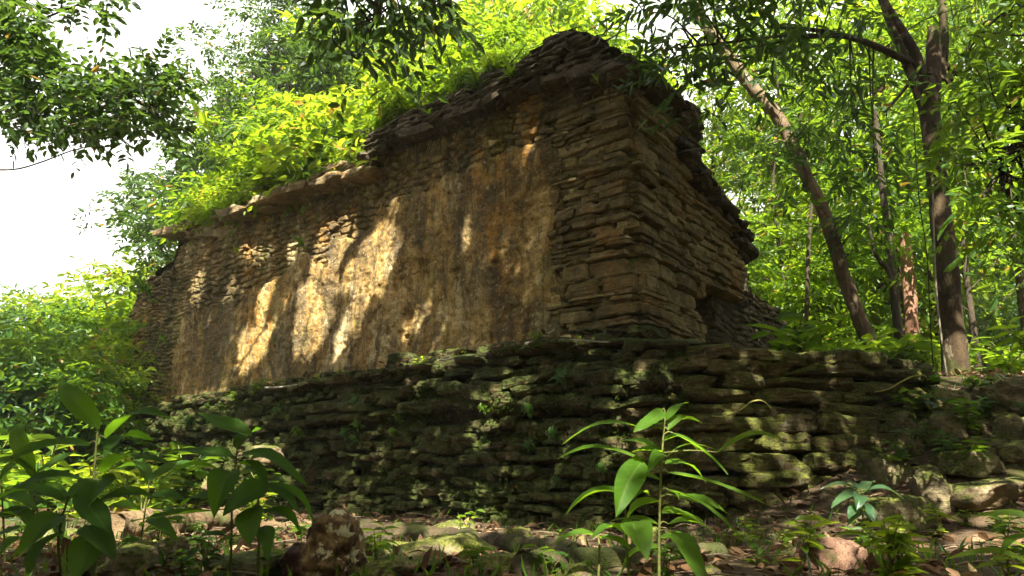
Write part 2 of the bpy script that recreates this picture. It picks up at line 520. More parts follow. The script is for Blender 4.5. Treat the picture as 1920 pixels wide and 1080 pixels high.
def ground_mat():
    t = NT('forest_floor')
    big = t.noise(0.9, 6, 0.65)
    med = t.noise(9, 6, 0.7, off=3)
    c = t.ramp(t.math('ADD', t.math('MULTIPLY', med, 0.6), t.math('MULTIPLY', big, 0.4)),
               [(0.33, (0.035, 0.024, 0.014)), (0.5, (0.085, 0.058, 0.034)), (0.66, (0.17, 0.12, 0.07))])
    c = t.mix(t.ss(t.noise(2.2, 6, 0.7, off=17), 0.52, 0.64, 0, 0.85), c, (0.055, 0.07, 0.014))
    b = t.bump(med, 0.9, 0.05)
    b = t.bump(t.noise(50, 5, 0.75), 0.8, 0.012, b)
    return t.done(t.principled(c, 0.95, 0.15, b))
MAT['ground'] = ground_mat()

# ------------------------------------------------------------------ stones
def cube_template(n):
    pts, faces, idx = [], [], {}
    g = np.linspace(-1, 1, n + 1)
    def vid(p):
        k = tuple(np.round(p, 5))
        if k not in idx:
            idx[k] = len(pts)
            pts.append(p)
        return idx[k]
    for ax in range(3):
        for sgn in (-1, 1):
            u, w = [(1, 2), (2, 0), (0, 1)][ax]
            for i in range(n):
                for j in range(n):
                    q = []
                    for a, b in ((i, j), (i + 1, j), (i + 1, j + 1), (i, j + 1)):
                        p = np.zeros(3)
                        p[ax] = sgn
                        p[u], p[w] = g[a], g[b]
                        q.append(vid(tuple(p)))
                    faces.append(q if sgn > 0 else q[::-1])
    return A(pts), A(faces)
CUBE = {n: cube_template(n) for n in (4, 6, 9, 12, 14, 26)}

def stones(mb, C, H, X, Yv, n=6, roundness=0.35, amp=0.16, freq=1.6, seed=0, fine=0.25, cuts=7, erode=0.0, cutlo=0.5, skew=0.22):
    """C centres (k,3), H half sizes (k,3) along local X, Yv, Z=cross. Each one gets its own lumpy shape."""
    T, F = CUBE[n]
    k = len(C)
    X = unit(np.broadcast_to(X, (k, 3)).astype(float))
    Yv = unit(np.broadcast_to(Yv, (k, 3)).astype(float))
    Z = unit(np.cross(X, Yv))
    Yv = np.cross(Z, X)
    sph = T / np.linalg.norm(T, axis=1, keepdims=True)
    l4 = T / (np.sum(np.abs(T) ** 9, axis=1, keepdims=True) ** (1 / 9))
    base = np.repeat((l4 * (1 - roundness) + sph * 1.15 * roundness)[None], k, 0)
    rr = np.random.default_rng(seed + 1)
    off = rr.uniform(0, 90, (k, 1, 3))
    # broken faces: each stone is cut by its own random planes
    for m in range(cuts):
        pn = rr.normal(size=(k, 3)) * A([1.0, 1.0, 0.8])
        pn = unit(pn)
        sup = np.abs(pn).sum(1)
        dk = sup * rr.uniform(cutlo, 0.95, k)
        ex = np.maximum(0, np.einsum('kvi,ki->kv', base, pn) - dk[:, None])
        base = base - ex[..., None] * pn[:, None]
    q = base * (H / H.mean(1, keepdims=True))[:, None, :] * freq * 0.6 + off
    d = fbm(q, 3, seed) + fine * fbm(q * 4, 2, seed + 9)
    loc = base * (1 + (amp * d)[..., None])
    # skew so no stone is a true box
    sk = rr.uniform(-skew, skew, (k, 4))
    loc[..., 0] += sk[:, 0:1] * loc[..., 2] + sk[:, 1:2] * loc[..., 1] * 0.5
    loc[..., 2] += sk[:, 2:3] * loc[..., 0]
    loc = loc * H[:, None, :]
    V = C[:, None] + loc[..., 0:1] * X[:, None] + loc[..., 1:2] * Yv[:, None] + loc[..., 2:3] * Z[:, None]
    if erode:
        V = V + erode * unit(V - C[:, None]) * (0.8 * fbm(V * 4.5, 3, seed + 3) + 0.9 * (0.35 - np.abs(fbm(V * 11, 4, seed + 4, gain=0.6)) * 1.6))[..., None]
    FF = (F[None] + (np.arange(k) * len(T))[:, None, None]).reshape(-1, 4)
    mb.add(V.reshape(-1, 3), FF)

# ------------------------------------------------------------------ the ground
PF = CORNER + N * 0.5 + M * 0.5            # front corner of the platform (plan)
PR = A([4.05, 6.55, 0])                    # right end of the terrace
PR2 = A([5.2, 8.0, 0])

def ground_z(X, Y):
    X, Y = np.asarray(X, float), np.asarray(Y, float)
    z = 0.14 * sstep(5.2, 3.2, Y)
    # mound on the right: runs up to the terrace top
    a = sstep(0.8, 4.0, X) * sstep(3.6, 8.3, Y + 0.35 * np.clip(X - 3, 0, 4)) * 1.55
    a = a + 0.3 * sstep(7.5, 11, Y) * sstep(2.5, 5, X)
    z = z + a
    # gently rising forest floor behind and falling on the far left
    z = z + 0.05 * np.clip(Y - 12, 0, 60) * sstep(-2, 6, X) + 0.03 * np.clip(Y - 14, 0, 60)
    p = np.stack([X, Y, X * 0], -1)
    z = z + 0.10 * fbm(p * 0.5, 3, 1) + 0.035 * fbm(p * 2.5, 3, 4)
    return z

def build_ground():
    def axis(lo, hi, c, fine):
        a = [c]
        x, st = c, fine
        while x < hi:
            st = fine * (1 + 0.10 * max(0, abs(x - c) - 6) ** 1.15)
            x += st
            a.append(x)
        x = c
        while x > lo:
            st = fine * (1 + 0.10 * max(0, abs(x - c) - 6) ** 1.15)
            x -= st
            a.insert(0, x)
        return A(a)
    xs, ys = axis(-90, 90, 0, 0.05), axis(-60, 130, 5.5, 0.05)
    X, Y = np.meshgrid(xs, ys, indexing='ij')
    Z = ground_z(X, Y)
    P = np.stack([X, Y, Z * 0], -1)
    Z = Z + 0.012 * fbm(P * 9, 2, 7)
    V = np.stack([X, Y, Z], -1).reshape(-1, 3)
    o = single('ground', 'brown forest floor with moss and dead leaves', 'ground', V, [grid_faces(len(xs), len(ys))], MAT['ground'], kind='structure', loc=A([0., 0, 0]))
build_ground()

# ------------------------------------------------------------------ the ruin
TOPPX = [(232, 560), (262, 520), (300, 505), (332, 488), (345, 445), (430, 408), (520, 372), (600, 345), (700, 318), (721, 304), (729, 256), (800, 222),
         (900, 172), (1000, 124), (1050, 88), (1075, 74), (1110, 88), (1150, 122), (1185, 160)]
_t = A([on_plane(*p) for p in TOPPX])
_o = np.argsort(_t[:, 0])
TOPS, TOPZ = _t[_o, 0], _t[_o, 1]
SOFPX = [(727, 296), (800, 268), (900, 228), (980, 192), (1060, 165), (1185, 165)]
_t2 = A([on_plane(*p) for p in SOFPX])
_o2 = np.argsort(_t2[:, 0])
SOFS, SOFZ = _t2[_o2, 0], _t2[_o2, 1]
LWALL = TOPS[-1]
LEDGEPX = [(250, 775), (346, 754), (542, 722), (831, 672), (935, 655), (1066, 636), (1250, 632)]
_t3 = A([on_plane(x, y, 0.42) for x, y in LEDGEPX])
_o3 = np.argsort(_t3[:, 0])
LEDS, LEDZ = _t3[_o3, 0], _t3[_o3, 1]

def ztop(s): return np.interp(s, TOPS, TOPZ)
def zsof(s): return np.where(s <= SOFS[-1], np.interp(s, SOFS, SOFZ), np.interp(s, TOPS, TOPZ) - 0.02)
def zled(s): return np.interp(s, LEDS, LEDZ)

def hash2(a, b, seed):
    a, b = np.asarray(a, np.int64), np.asarray(b, np.int64)
    return (_val[_perm[(_perm[(a + seed * 31) & 255] + b) & 255]] + 1) / 2

def masonry(s, z, seed, ch=0.095, ln=0.27):
    """irregular rubble courses: jittered cells, flat faces, dark joints"""
    w = np.stack([s * 1.1, z * 0.7, s * 0], -1)
    x = (s + 0.05 * vnoise(w * 3, seed + 8) + 0.018 * vnoise(w * 15, seed + 18)) / ln + 40
    y = (z + 0.10 * vnoise(w, seed) + 0.03 * vnoise(w * 4, seed + 2) + 0.010 * vnoise(w * 16, seed + 3)) / ch + 40
    iy0 = np.floor(y)
    f1 = np.full(x.shape, 9.0); f2 = np.full(x.shape, 9.0)
    cx = np.zeros(x.shape); cy = np.zeros(x.shape); px = np.zeros(x.shape); py = np.zeros(x.shape)
    for dy in (-1, 0, 1):
        jy = iy0 + dy
        sh = hash2(jy, jy * 3 + 1, seed)
        ix0 = np.floor(x + sh)
        for dx in (-1, 0, 1):
            jx = ix0 + dx
            qx = jx - sh + 0.5 + 0.8 * (hash2(jx, jy, seed + 1) - 0.5)
            qy = jy + 0.5 + 0.55 * (hash2(jx, jy, seed + 2) - 0.5)
            d = np.maximum(np.abs(x - qx) * 0.9, np.abs(y - qy)) * 0.75 + 0.25 * np.hypot(x - qx, y - qy)
            d = d - 0.25 * hash2(jx, jy, seed + 3)
            m = d < f1
            f2 = np.where(m, f1, np.minimum(f2, d))
            cx, cy = np.where(m, jx, cx), np.where(m, jy, cy)
            px, py = np.where(m, qx, px), np.where(m, qy, py)
            f1 = np.where(m, d, f1)
    e = (f2 - f1) * ch * 0.6
    rnd = hash2(cx, cy, seed + 6)
    r2, r3 = hash2(cx, cy, seed + 7) - 0.5, hash2(cx, cy, seed + 9) - 0.5
    h = (rnd - 0.5) * 0.05 + sstep(0.0, 0.016, e) * 0.045 + r2 * (y - py) * 0.05 + r3 * (x - px) * 0.04
    return h, rnd

ruin = thing('ruined_temple', 'crumbling tan stone temple wall with plaster remnants standing on the mossy platform', 'ruin', tuple(CORNER + ZU * 1.7))

def long_wall():
    ns, nz_ = 760, 300
    u = np.linspace(0, 1, ns)
    s = 0.25 + (LWALL - 0.25) * (u ** 1.25)
    v = np.linspace(0, 1, nz_)
    zb, zt = zled(s) - 0.25, ztop(s)
    zt = zt + 0.05 * fbm(np.stack([s * 3, s * 0, s * 0], -1), 3, 5)
    S = np.repeat(s[:, None], nz_, 1)
    Z = zb[:, None] + (zt - zb)[:, None] * v[None]
    rel = (Z - zled(S)) / (zsof(S) - zled(S))
    p = np.stack([S, Z, S * 0], -1)
    h, rnd = masonry(S, Z, 5)
    h2, _ = masonry(S, Z, 9, 0.07, 0.24)
    far = sstep(8.6, 9.6, S)
    h = h * (1 - far) + h2 * far
    n1 = fbm(p * 0.8, 4, 21)
    n2 = fbm(p * 3.0, 3, 25)
    lim = np.interp(S, [0, 2.5, 5.0, 7.0, 9.5], [0.84, 0.80, 0.70, 0.56, 0.5])
    bias = 0.20 - sstep(-0.10, 0.16, rel - lim + 0.14 * n1) * 1.15 - sstep(9.3, 10.3, S) * 1.2 - sstep(1.0, 0.7, S) * 1.3 \
        + 0.25 * sstep(0.4, 0.1, rel) + 0.35 * np.exp(-((S - 2.0) / 0.9) ** 2) * sstep(1.0, 0.6, rel)
    pl = sstep(-0.018, 0.018, bias + n1 * 0.85 + n2 * 0.5 + 0.14 * fbm(p * 11, 2, 29))
    plh = 0.066 + 0.024 * fbm(p * 2.2, 4, 31) + 0.012 * fbm(p * 9, 3, 33) - 0.05 * np.maximum(0, fbm(p * 5, 3, 37) - 0.28)
    crack = np.abs(fbm(p * A([1.4, 0.7, 1]), 4, 44))
    plh = plh + 0.018 * fbm(p * A([2.0, 5.5, 1]), 4, 46) - 0.012 * np.maximum(0, fbm(p * 24, 2, 47) - 0.1) - 0.02 * sstep(0.02, 0.0, crack)
    disp = h * (1 - pl) + plh * pl + pl * h * 0.06
    disp = disp + 0.11 * fbm(p * 0.45, 3, 51) + 0.012 * fbm(p * 14, 2, 55)
    # crown overhang above the soffit: rubble leaning out
    over = sstep(0.0, 0.05, Z - zsof(S)) * (S < SOFS[-1] + 0.1)
    hr, _ = masonry(S, Z, 13, 0.06, 0.3)
    disp = disp * (1 - over) + over * (0.10 + 0.9 * hr + 0.10 * fbm(p * 1.5, 4, 61))
    # far left end is ruined further back
    disp = disp - 0.35 * sstep(LWALL - 1.0, LWALL, S) * 0.6
    disp = disp - 0.12 * sstep(0.9, 1.0, v[None]) ** 2
    V = CORNER + D * S[..., None] + ZU * Z[..., None] + N * disp[..., None]
    part('front_wall', ruin, V.reshape(-1, 3), [grid_faces(ns, nz_)], MAT['wall'], attr={'plaster': pl.ravel()})
long_wall()

# end-wall outline as depth b that the masonry reaches at height z
SIDEPX = [(1180, 132), (1212, 165), (1245, 200), (1296, 246), (1284, 296), (1316, 350), (1352, 394), (1386, 436), (1398, 484), (1402, 530), (1472, 546), (1480, 575), (1484, 700)]
SB = A([on_side(*p) for p in SIDEPX])
def bmax(z): return np.interp(-np.asarray(z), -SB[:, 1], SB[:, 0])
SB_Z0 = SB[0, 1]
Z_LINTEL = on_side(1296, 520)[1]
B_PIER = on_side(1298, 560)[0]

def end_wall():
    mb, core = MB(), MB()
    r = np.random.default_rng(77)
    z = 1.45
    C, H, X, Yv = [], [], [], []
    while z < SB_Z0 + 0.06:
        th = r.choice([0.045, 0.06, 0.075, 0.10, 0.13], p=[0.22, 0.30, 0.25, 0.16, 0.07])
        if 1.75 < z < 2.6 and r.random() < 0.25:
            th = 0.18
        zc = z + th / 2
        bend = (B_PIER if zc < Z_LINTEL else min(bmax(zc), 2.9)) + r.uniform(-0.05, 0.06)
        upper = sstep(3.3, 5.0, zc)
        jut = 0.018 * r.standard_normal() + 0.02
        # front face of the pier
        s = r.uniform(-0.03, 0.06)
        send = 0.80 + r.uniform(-0.10, 0.15)
        if zc > zsof(A(0.5)):
            send = 0.5
        while s < send:
            ln = min(r.uniform(0.16, 0.52), send - s + 0.1)
            j = 0.018 * r.standard_normal() + jut + 0.05
            C.append(CORNER + D * (s + ln / 2) + N * (j - 0.17) + ZU * (zc + r.uniform(-.012, .012)))
            H.append((ln / 2 * 1.03, 0.2, th / 2 * r.uniform(0.92, 1.12)))
            X.append(D + ZU * r.uniform(-.04, .04)); Yv.append(N)
            s += ln
        b = r.uniform(-0.02, 0.06)
        while b < bend:
            ln = min(r.uniform(0.18, 0.60), bend - b + 0.06)
            if ln < 0.07: break
            j = 0.018 * r.standard_normal() + jut + 0.03
            C.append(CORNER + E * (b + ln / 2) + M * (j - 0.17) + ZU * (zc + r.uniform(-.015, .015)))
            H.append((ln / 2 * 1.04, 0.2, th / 2 * r.uniform(0.92, 1.15)))
            X.append(E + ZU * r.uniform(-.06, .03)); Yv.append(M)
            b += ln
        z += th * 1.0
    stones(mb, A(C), A(H), A(X), A(Yv), n=12, roundness=0.0, amp=0.07, freq=1.5, seed=31, erode=0.022, cutlo=0.74, cuts=6, skew=0.10)
    V, F = mb.out()
    part('corner_pier', ruin, V, F, MAT['slab'], sharp=22)
    # solid core inside the slabs (prism of the end-wall outline)
    zz = np.linspace(1.3, SB_Z0, 50)
    bb = np.minimum(np.where(zz < Z_LINTEL + 0.05, B_PIER - 0.12, bmax(zz) - 0.14), 2.8)
    bb = np.maximum(bb, 0.12)
    rows = []
    for sft in (0.10, 0.9):
        rows.append(np.stack([CORNER + D * sft + E * 0.10 + ZU * q for q in zz]))
        rows.append(np.stack([CORNER + D * sft + E * bq + ZU * q for q, bq in zip(zz, bb)]))
    V = np.stack([rows[0], rows[1], rows[3], rows[2], rows[0]], 1)
    core.add(V.reshape(-1, 3), grid_faces(len(zz), 5))
    k0 = (len(zz) - 1) * 5
    core.add(V[-1, :4], [[0, 1, 2, 3]])
    V, F = core.out()
    part('pier_core', ruin, V, F, MAT['core'], smooth=False)
end_wall()

def side_wall():
    """the shaded wall with a doorway behind the corner pier"""
    b0, b1 = 1.0, SB[-1, 0] + 1.3
    mb = MB()
    nb, nz_ = 220, 170
    b = np.linspace(b0, b1, nb)
    zt = np.minimum(np.interp(b, SB[:, 0][8:], SB[:, 1][8:]) if False else np.interp(b, [1.0, 2.6, 3.2, 4.8, 5.7, b1], [on_side(1402, 500)[1] + 0.5] * 2 + [on_side(1402, 530)[1], on_side(1470, 550)[1], on_side(1476, 560)[1], on_side(1480, 590)[1]]), 4.2)
    zt = zt + 0.06 * fbm(np.stack([b * 3, b * 0, b * 0], -1), 3, 3)
    v = np.linspace(0, 1, nz_)
    B = np.repeat(b[:, None], nz_, 1)
    Z = 1.3 + (zt[:, None] - 1.3) * v[None]
    p = np.stack([B, Z, B * 0 + 7], -1)
    h, _ = masonry(B, Z, 15, 0.09, 0.3)
    h = h + 0.05 * fbm(p * 1.2, 3, 5)
    # doorway recess between pier and jamb
    door = sstep(2.28, 2.22, B) * sstep(Z_LINTEL + 0.02, Z_LINTEL - 0.03, Z)
    jamb = sstep(2.24, 2.30, B) * sstep(3.55, 3.48, B)
    off = -0.42 + 0.26 * jamb * sstep(2.95, 2.88, Z) - 1.1 * door
    V = CORNER + E * B[..., None] + ZU * Z[..., None] + M * (off + h)[..., None]
    part('side_wall', ruin, V.reshape(-1, 3), [grid_faces(nb, nz_)], MAT['roof_and_shaded_wall'])  # darker stone colour put in for the shade on this wall
    # return at the far end, so that the wall has its thickness
    vb = np.linspace(0, 1, 14)
    e = V[-1]
    back = np.stack([e - M * 0.9 * q for q in vb], 0)
    back = back + N * (0.04 * fbm(back * 3, 3, 8))[..., None]
    part('end_face', ruin, back.reshape(-1, 3), [grid_faces(14, nz_)], MAT['slab'])
side_wall()

def roof():
    """rubble and soil lying on the broken vault behind the wall top"""
    ns, nb = 260, 110
    s = np.linspace(-0.05, LWALL - 0.2, ns)
    b = np.linspace(0.0, 4.8, nb)
    S, B = np.meshgrid(s, b, indexing='ij')
    w = np.exp(-(np.maximum(S, 0) / 1.1) ** 2)
    # how the end-wall outline falls with depth
    zs = np.interp(B, SB[:4, 0].tolist() + [1.6, 2.0, 2.5, 3.0, 4.6],
                   SB[:4, 1].tolist() + [SB[5, 1] + .1, SB[6, 1] - .1, SB[7, 1] - .15, SB[9, 1] - .25, SB[10, 1] - 0.45])
    z = ztop(S) - 0.05 + (1 - w) * (0.20 * B - 0.05 * B * B) + w * (zs - SB_Z0)
    S = np.maximum(S, 0.55 * sstep(1.9, 2.4, B))
    p = np.stack([S, B, S * 0], -1)
    z = z + 0.10 * fbm(p * 1.2, 4, 71) * sstep(0, 0.4, B) + 0.03 * fbm(p * 7, 3, 73)
    z = z - 0.45 * sstep(LWALL - 1.6, LWALL - 0.3, S)
    B = B + 0.5 * sstep(LWALL - 1.6, LWALL - 0.3, S)
    V = CORNER + D * S[..., None] + E * (B + 0.05 - 0.12 * sstep(0.1, 0, B))[..., None] + ZU * z[..., None]
    part('roof_rubble', ruin, V.reshape(-1, 3), [grid_faces(ns, nb)], MAT['roof_and_shaded_wall'])
    return None
roof()

def cornice():
    r = np.random.default_rng(5)
    mb = MB()
    C, H, X, Yv = [], [], [], []
    # left stretch: big projecting slabs at the wall head
    for (x0, y0), (x1, y1), th, out in (((300, 440), (352, 432), 0.20, 0.34), ((352, 436), (425, 428), 0.22, 0.16), ((428, 410), (476, 392), 0.17, 0.36),
                                        ((472, 392), (530, 370), 0.15, 0.38), ((528, 374), (596, 352), 0.17, 0.40),
                                        ((594, 354), (655, 336), 0.14, 0.34), ((652, 336), (712, 318), 0.17, 0.32), ((690, 306), (722, 296), 0.10, 0.2)):
        a, b = on_plane(x0, y0, 0.15), on_plane(x1, y1, 0.15)
        s0, s1 = min(a[0], b[0]), max(a[0], b[0])
        zc = (a[1] + b[1]) / 2
        C.append(CORNER + D * (s0 + s1) / 2 + N * (out / 2 - 0.15) + ZU * zc)
        H.append(((s1 - s0) / 2 * 1.04, 0.15 + out / 2, th / 2))
        d = D * (b[0] - a[0]) + ZU * (b[1] - a[1])
        X.append(d if d @ D > 0 else -d); Yv.append(N)
    # thinner slabs bedded on and below them
    for k in range(70):
        x = r.uniform(345, 720)
        y = np.interp(x, [345, 430, 520, 600, 700, 722], [432, 408, 372, 345, 312, 290]) + r.uniform(-14, 16)
        s_, z_ = on_plane(x, y, 0.1)
        C.append(CORNER + D * s_ + N * r.uniform(-0.05, 0.10) + ZU * z_)
        H.append((r.uniform(0.08, 0.26), 0.16, r.uniform(0.02, 0.05)))
        X.append(D + ZU * r.uniform(-.08, .08)); Yv.append(N)
    stones(mb, A(C), A(H), A(X), A(Yv), n=9, roundness=0.05, amp=0.18, freq=1.8, seed=41, erode=0.04)
    V, F = mb.out()
    part('cornice', ruin, V, F, MAT['cornice'], sharp=32)
    # right stretch: overhanging slabs and dark stacked rubble above the soffit
    mb = MB()
    C, H, X, Yv = [], [], [], []
    s = 0.0
    while s < SOFS[-1]:
        ln = r.uniform(0.25, 0.6)
        C.append(CORNER + D * (s + ln / 2) + N * r.uniform(0.02, 0.12) + ZU * (zsof(s + ln / 2) + r.uniform(0.0, 0.05)))
        H.append((ln / 2 * 1.06, 0.25, r.uniform(0.05, 0.085)))
        X.append(D + ZU * r.uniform(-.1, .1)); Yv.append(N)
        s += ln * 0.95
    nb = len(C)
    stones(mb, A(C), A(H), A(X), A(Yv), n=9, roundness=0.05, amp=0.2, freq=1.8, seed=43, erode=0.03)
    V, F = mb.out()
    part('soffit_slab', ruin, V, F, MAT['roof_and_shaded_wall'], sharp=22)
    mb = MB()
    C, H, X, Yv = [], [], [], []
    for k in range(620):
        s = r.uniform(-0.05, SOFS[-1] + 0.15)
        zl, zh = zsof(s) + 0.08, ztop(s) - 0.03
        t = r.random()
        z = zl + (zh - zl) * t
        C.append(CORNER + D * s + N * (r.uniform(0.03, 0.2) - 0.10 * t) + ZU * z)
        H.append((r.uniform(0.06, 0.24), 0.18, r.uniform(0.014, 0.04)))
        X.append(D + ZU * r.uniform(-.16, .12)); Yv.append(N + ZU * r.uniform(-.1, .2))
    for x0, y0, ln, th in ((1258, 208, 0.2, 0.04), (1280, 230, 0.24, 0.055), (1286, 246, 0.2, 0.045), (1240, 198, 0.2, 0.04)):
        b_, z_ = on_side(x0, y0)
        for q in range(3):
            C.append(CORNER + E * (b_ - 0.2) + M * (0.06 - 0.3 * q) + ZU * z_)
            H.append((ln, 0.2, th)); X.append(E + ZU * r.uniform(-.12, .02)); Yv.append(M)
    # blocks along the broken end-wall profile
    for k in range(200):
        i = r.integers(0, 8)
        t = r.random()
        b_, z_ = SB[i] * (1 - t) + SB[i + 1] * t
        C.append(CORNER + E * (b_ - r.uniform(0.05, 0.3)) + M * r.uniform(-0.5, 0.02) + ZU * (z_ - r.uniform(-0.02, 0.15)))
        H.append((r.uniform(0.10, 0.28), 0.22, r.uniform(0.025, 0.06)))
        X.append(E + ZU * r.uniform(-.2, .1)); Yv.append(M)
    stones(mb, A(C), A(H), A(X), A(Yv), n=6, roundness=0.08, amp=0.22, freq=1.6, seed=47, erode=0.03)
    V, F = mb.out()
    part('crown_rubble', ruin, V, F, MAT['roof_and_shaded_wall'], sharp=32)
cornice()

def roots():
    r = np.random.default_rng(8)
    mb = MB()
    # pale roots over the left cornice
    for k in range(46):
        x = r.uniform(350, 725)
        y = np.interp(x, [345, 430, 520, 600, 700, 725], [432, 408, 372, 345, 312, 285]) - r.uniform(0, 30)
        s0, z0 = on_plane(x, y, 0.0)
        P = [CORNER + D * s0 + N * r.uniform(-0.3, 0.1) + ZU * z0]
        d = D * r.uniform(-1, 1) + ZU * r.uniform(-1, 0.1) + N * r.uniform(0, 0.7)
        for q in range(4):
            d = d + A([r.normal(), r.normal(), r.normal() - 0.3]) * 0.4
            P.append(P[-1] + unit(d) * r.uniform(0.06, 0.22))
        w = r.uniform(0.004, 0.013)
        tube(mb, A(P), np.linspace(w, w * 0.3, 5), 5, 14)
    V, F = mb.out()
    part('root_tangle', ruin, V, F, MAT['root'])
    mb = MB()
    for k in range(170):
        s0 = r.uniform(0.0, SOFS[-1] + 0.2)
        t = r.random() ** 0.6
        z0 = zsof(s0) + (ztop(s0) - zsof(s0)) * t + 0.05
        P = [CORNER + D * s0 + N * (0.24 - 0.1 * t) + ZU * z0]
        d = D * r.choice([-1, 1]) * r.uniform(0.4, 1) + ZU * r.uniform(-0.6, 0.2)
        for q in range(5):
            d = d + A([r.normal(), r.normal(), r.normal() - 0.2]) * 0.25
            P.append(P[-1] + unit(d - N * (d @ N) * 0.8) * r.uniform(0.06, 0.22))
        w = r.uniform(0.004, 0.014)
        tube(mb, A(P), np.linspace(w, w * 0.4, 6), 5, 16)
    V, F = mb.out()
    part('root_mat', ruin, V, F, MAT['rootdark'])
roots()

# ------------------------------------------------------------------ the platform
platform = thing('stone_platform', 'low mossy stepped platform of rough coursed stones under the temple wall', 'platform', tuple(PF))

def platform_blocks():
    r = np.random.default_rng(19)
    mb = MB()
    C, H, X, Yv = [], [], [], []
    z = -0.12
    zc_list = []
    while z < 1.72:
        th = r.uniform(0.06, 0.135)
        zc_list.append((z, th))
        z += th
    Lp = LWALL + 1.2
    for z, th in zc_list:
        zc = z + th / 2
        if zc < 0.95:
            prof = 0.02 - 0.04 * zc
        elif zc < 1.10:
            prof = -0.10
        elif zc < 1.45:
            prof = 0.06
        else:
            prof = -0.03 - 0.12 * (zc - 1.45) / 0.3
        s = -0.5
        while s < Lp:
            ln = r.uniform(0.14, 0.52) * (0.75 if zc < 0.95 else 1.0)
            top = float(zled(s)) - 0.0
            drop = 1.71 - top
            j = r.normal() * 0.026 - 0.05 * (r.random() < 0.08)
            if r.random() > 0.04 and not (zc > 1.62 and r.random() < 0.35):
                C.append(CORNER + N * (0.5 + prof + j - 0.17) + D * (s + ln / 2) + ZU * (zc - drop * max(0, zc) / 1.7 + r.uniform(-.035, .035)))
                H.append((ln / 2 * 1.07, 0.22, th / 2 * r.choice([0.85, 1.05, 1.2, 1.5], p=[.25, .5, .2, .05])))
                X.append(D + ZU * r.uniform(-.09, .09) + N * r.uniform(-.10, .10)); Yv.append(N + ZU * r.uniform(-.12, .12))
            s += ln
    stones(mb, A(C), A(H), A(X), A(Yv), n=12, roundness=0.08, amp=0.16, freq=1.7, seed=53, erode=0.04, cuts=7, cutlo=0.62, skew=0.14)
    V, F = mb.out()
    part('coursed_stonework', platform, V, F, MAT['platform'], sharp=24)
    # core and ledge behind the stones
    mb = MB()
    a = -0.4
    pts = [CORNER + N * 0.36 + D * Lp, CORNER + N * 0.36 + D * a, PR - A([0.1, -0.35, 0]), PR2 + A([-0.2, 0.3, 0]), CORNER + E * 7 + M * 1.0, CORNER + E * 5 + D * Lp]
    ztops = [1.50, 1.60, 1.16, 1.0, 1.45, 1.45]
    lo = [A([p[0], p[1], -0.4]) for p in pts]
    hi = [A([p[0], p[1], q]) for p, q in zip(pts, ztops)]
    n = len(pts)
    mb.add(A(lo + hi), [[i, (i + 1) % n, n + (i + 1) % n, n + i] for i in range(n)])
    c = A([sum(p[0] for p in pts) / n, sum(p[1] for p in pts) / n, 1.55])
    mb.add(A(hi + [c]), [[i, (i + 1) % n, n] for i in range(n)])
    V, F = mb.out()
    part('rubble_fill', platform, V, F, MAT['core'], smooth=False)
    # mossy rubble lying on the ledge at the wall foot
    mb = MB()
    C, H, X, Yv = [], [], [], []
    for k in range(420):
        s = r.uniform(-0.5, LWALL + 0.5)
        o = r.uniform(0.08, 0.50)
        C.append(CORNER + D * s + N * o + ZU * (float(zled(s)) - 0.05 + 0.05 * (0.4 - o) + r.uniform(-0.03, 0.03)))
        H.append((r.uniform(0.05, 0.22), r.uniform(0.05, 0.15), r.uniform(0.02, 0.05)))
        X.append(D + ZU * r.uniform(-.15, .15) + N * r.uniform(-.4, .4)); Yv.append(N + ZU * r.uniform(-.2, .2))
    stones(mb, A(C), A(H), A(X), A(Yv), n=4, roundness=0.35, amp=0.22, freq=1.7, seed=57)
    V, F = mb.out()
    part('ledge_rubble', platform, V, F, MAT['platform'], sharp=24)
platform_blocks()

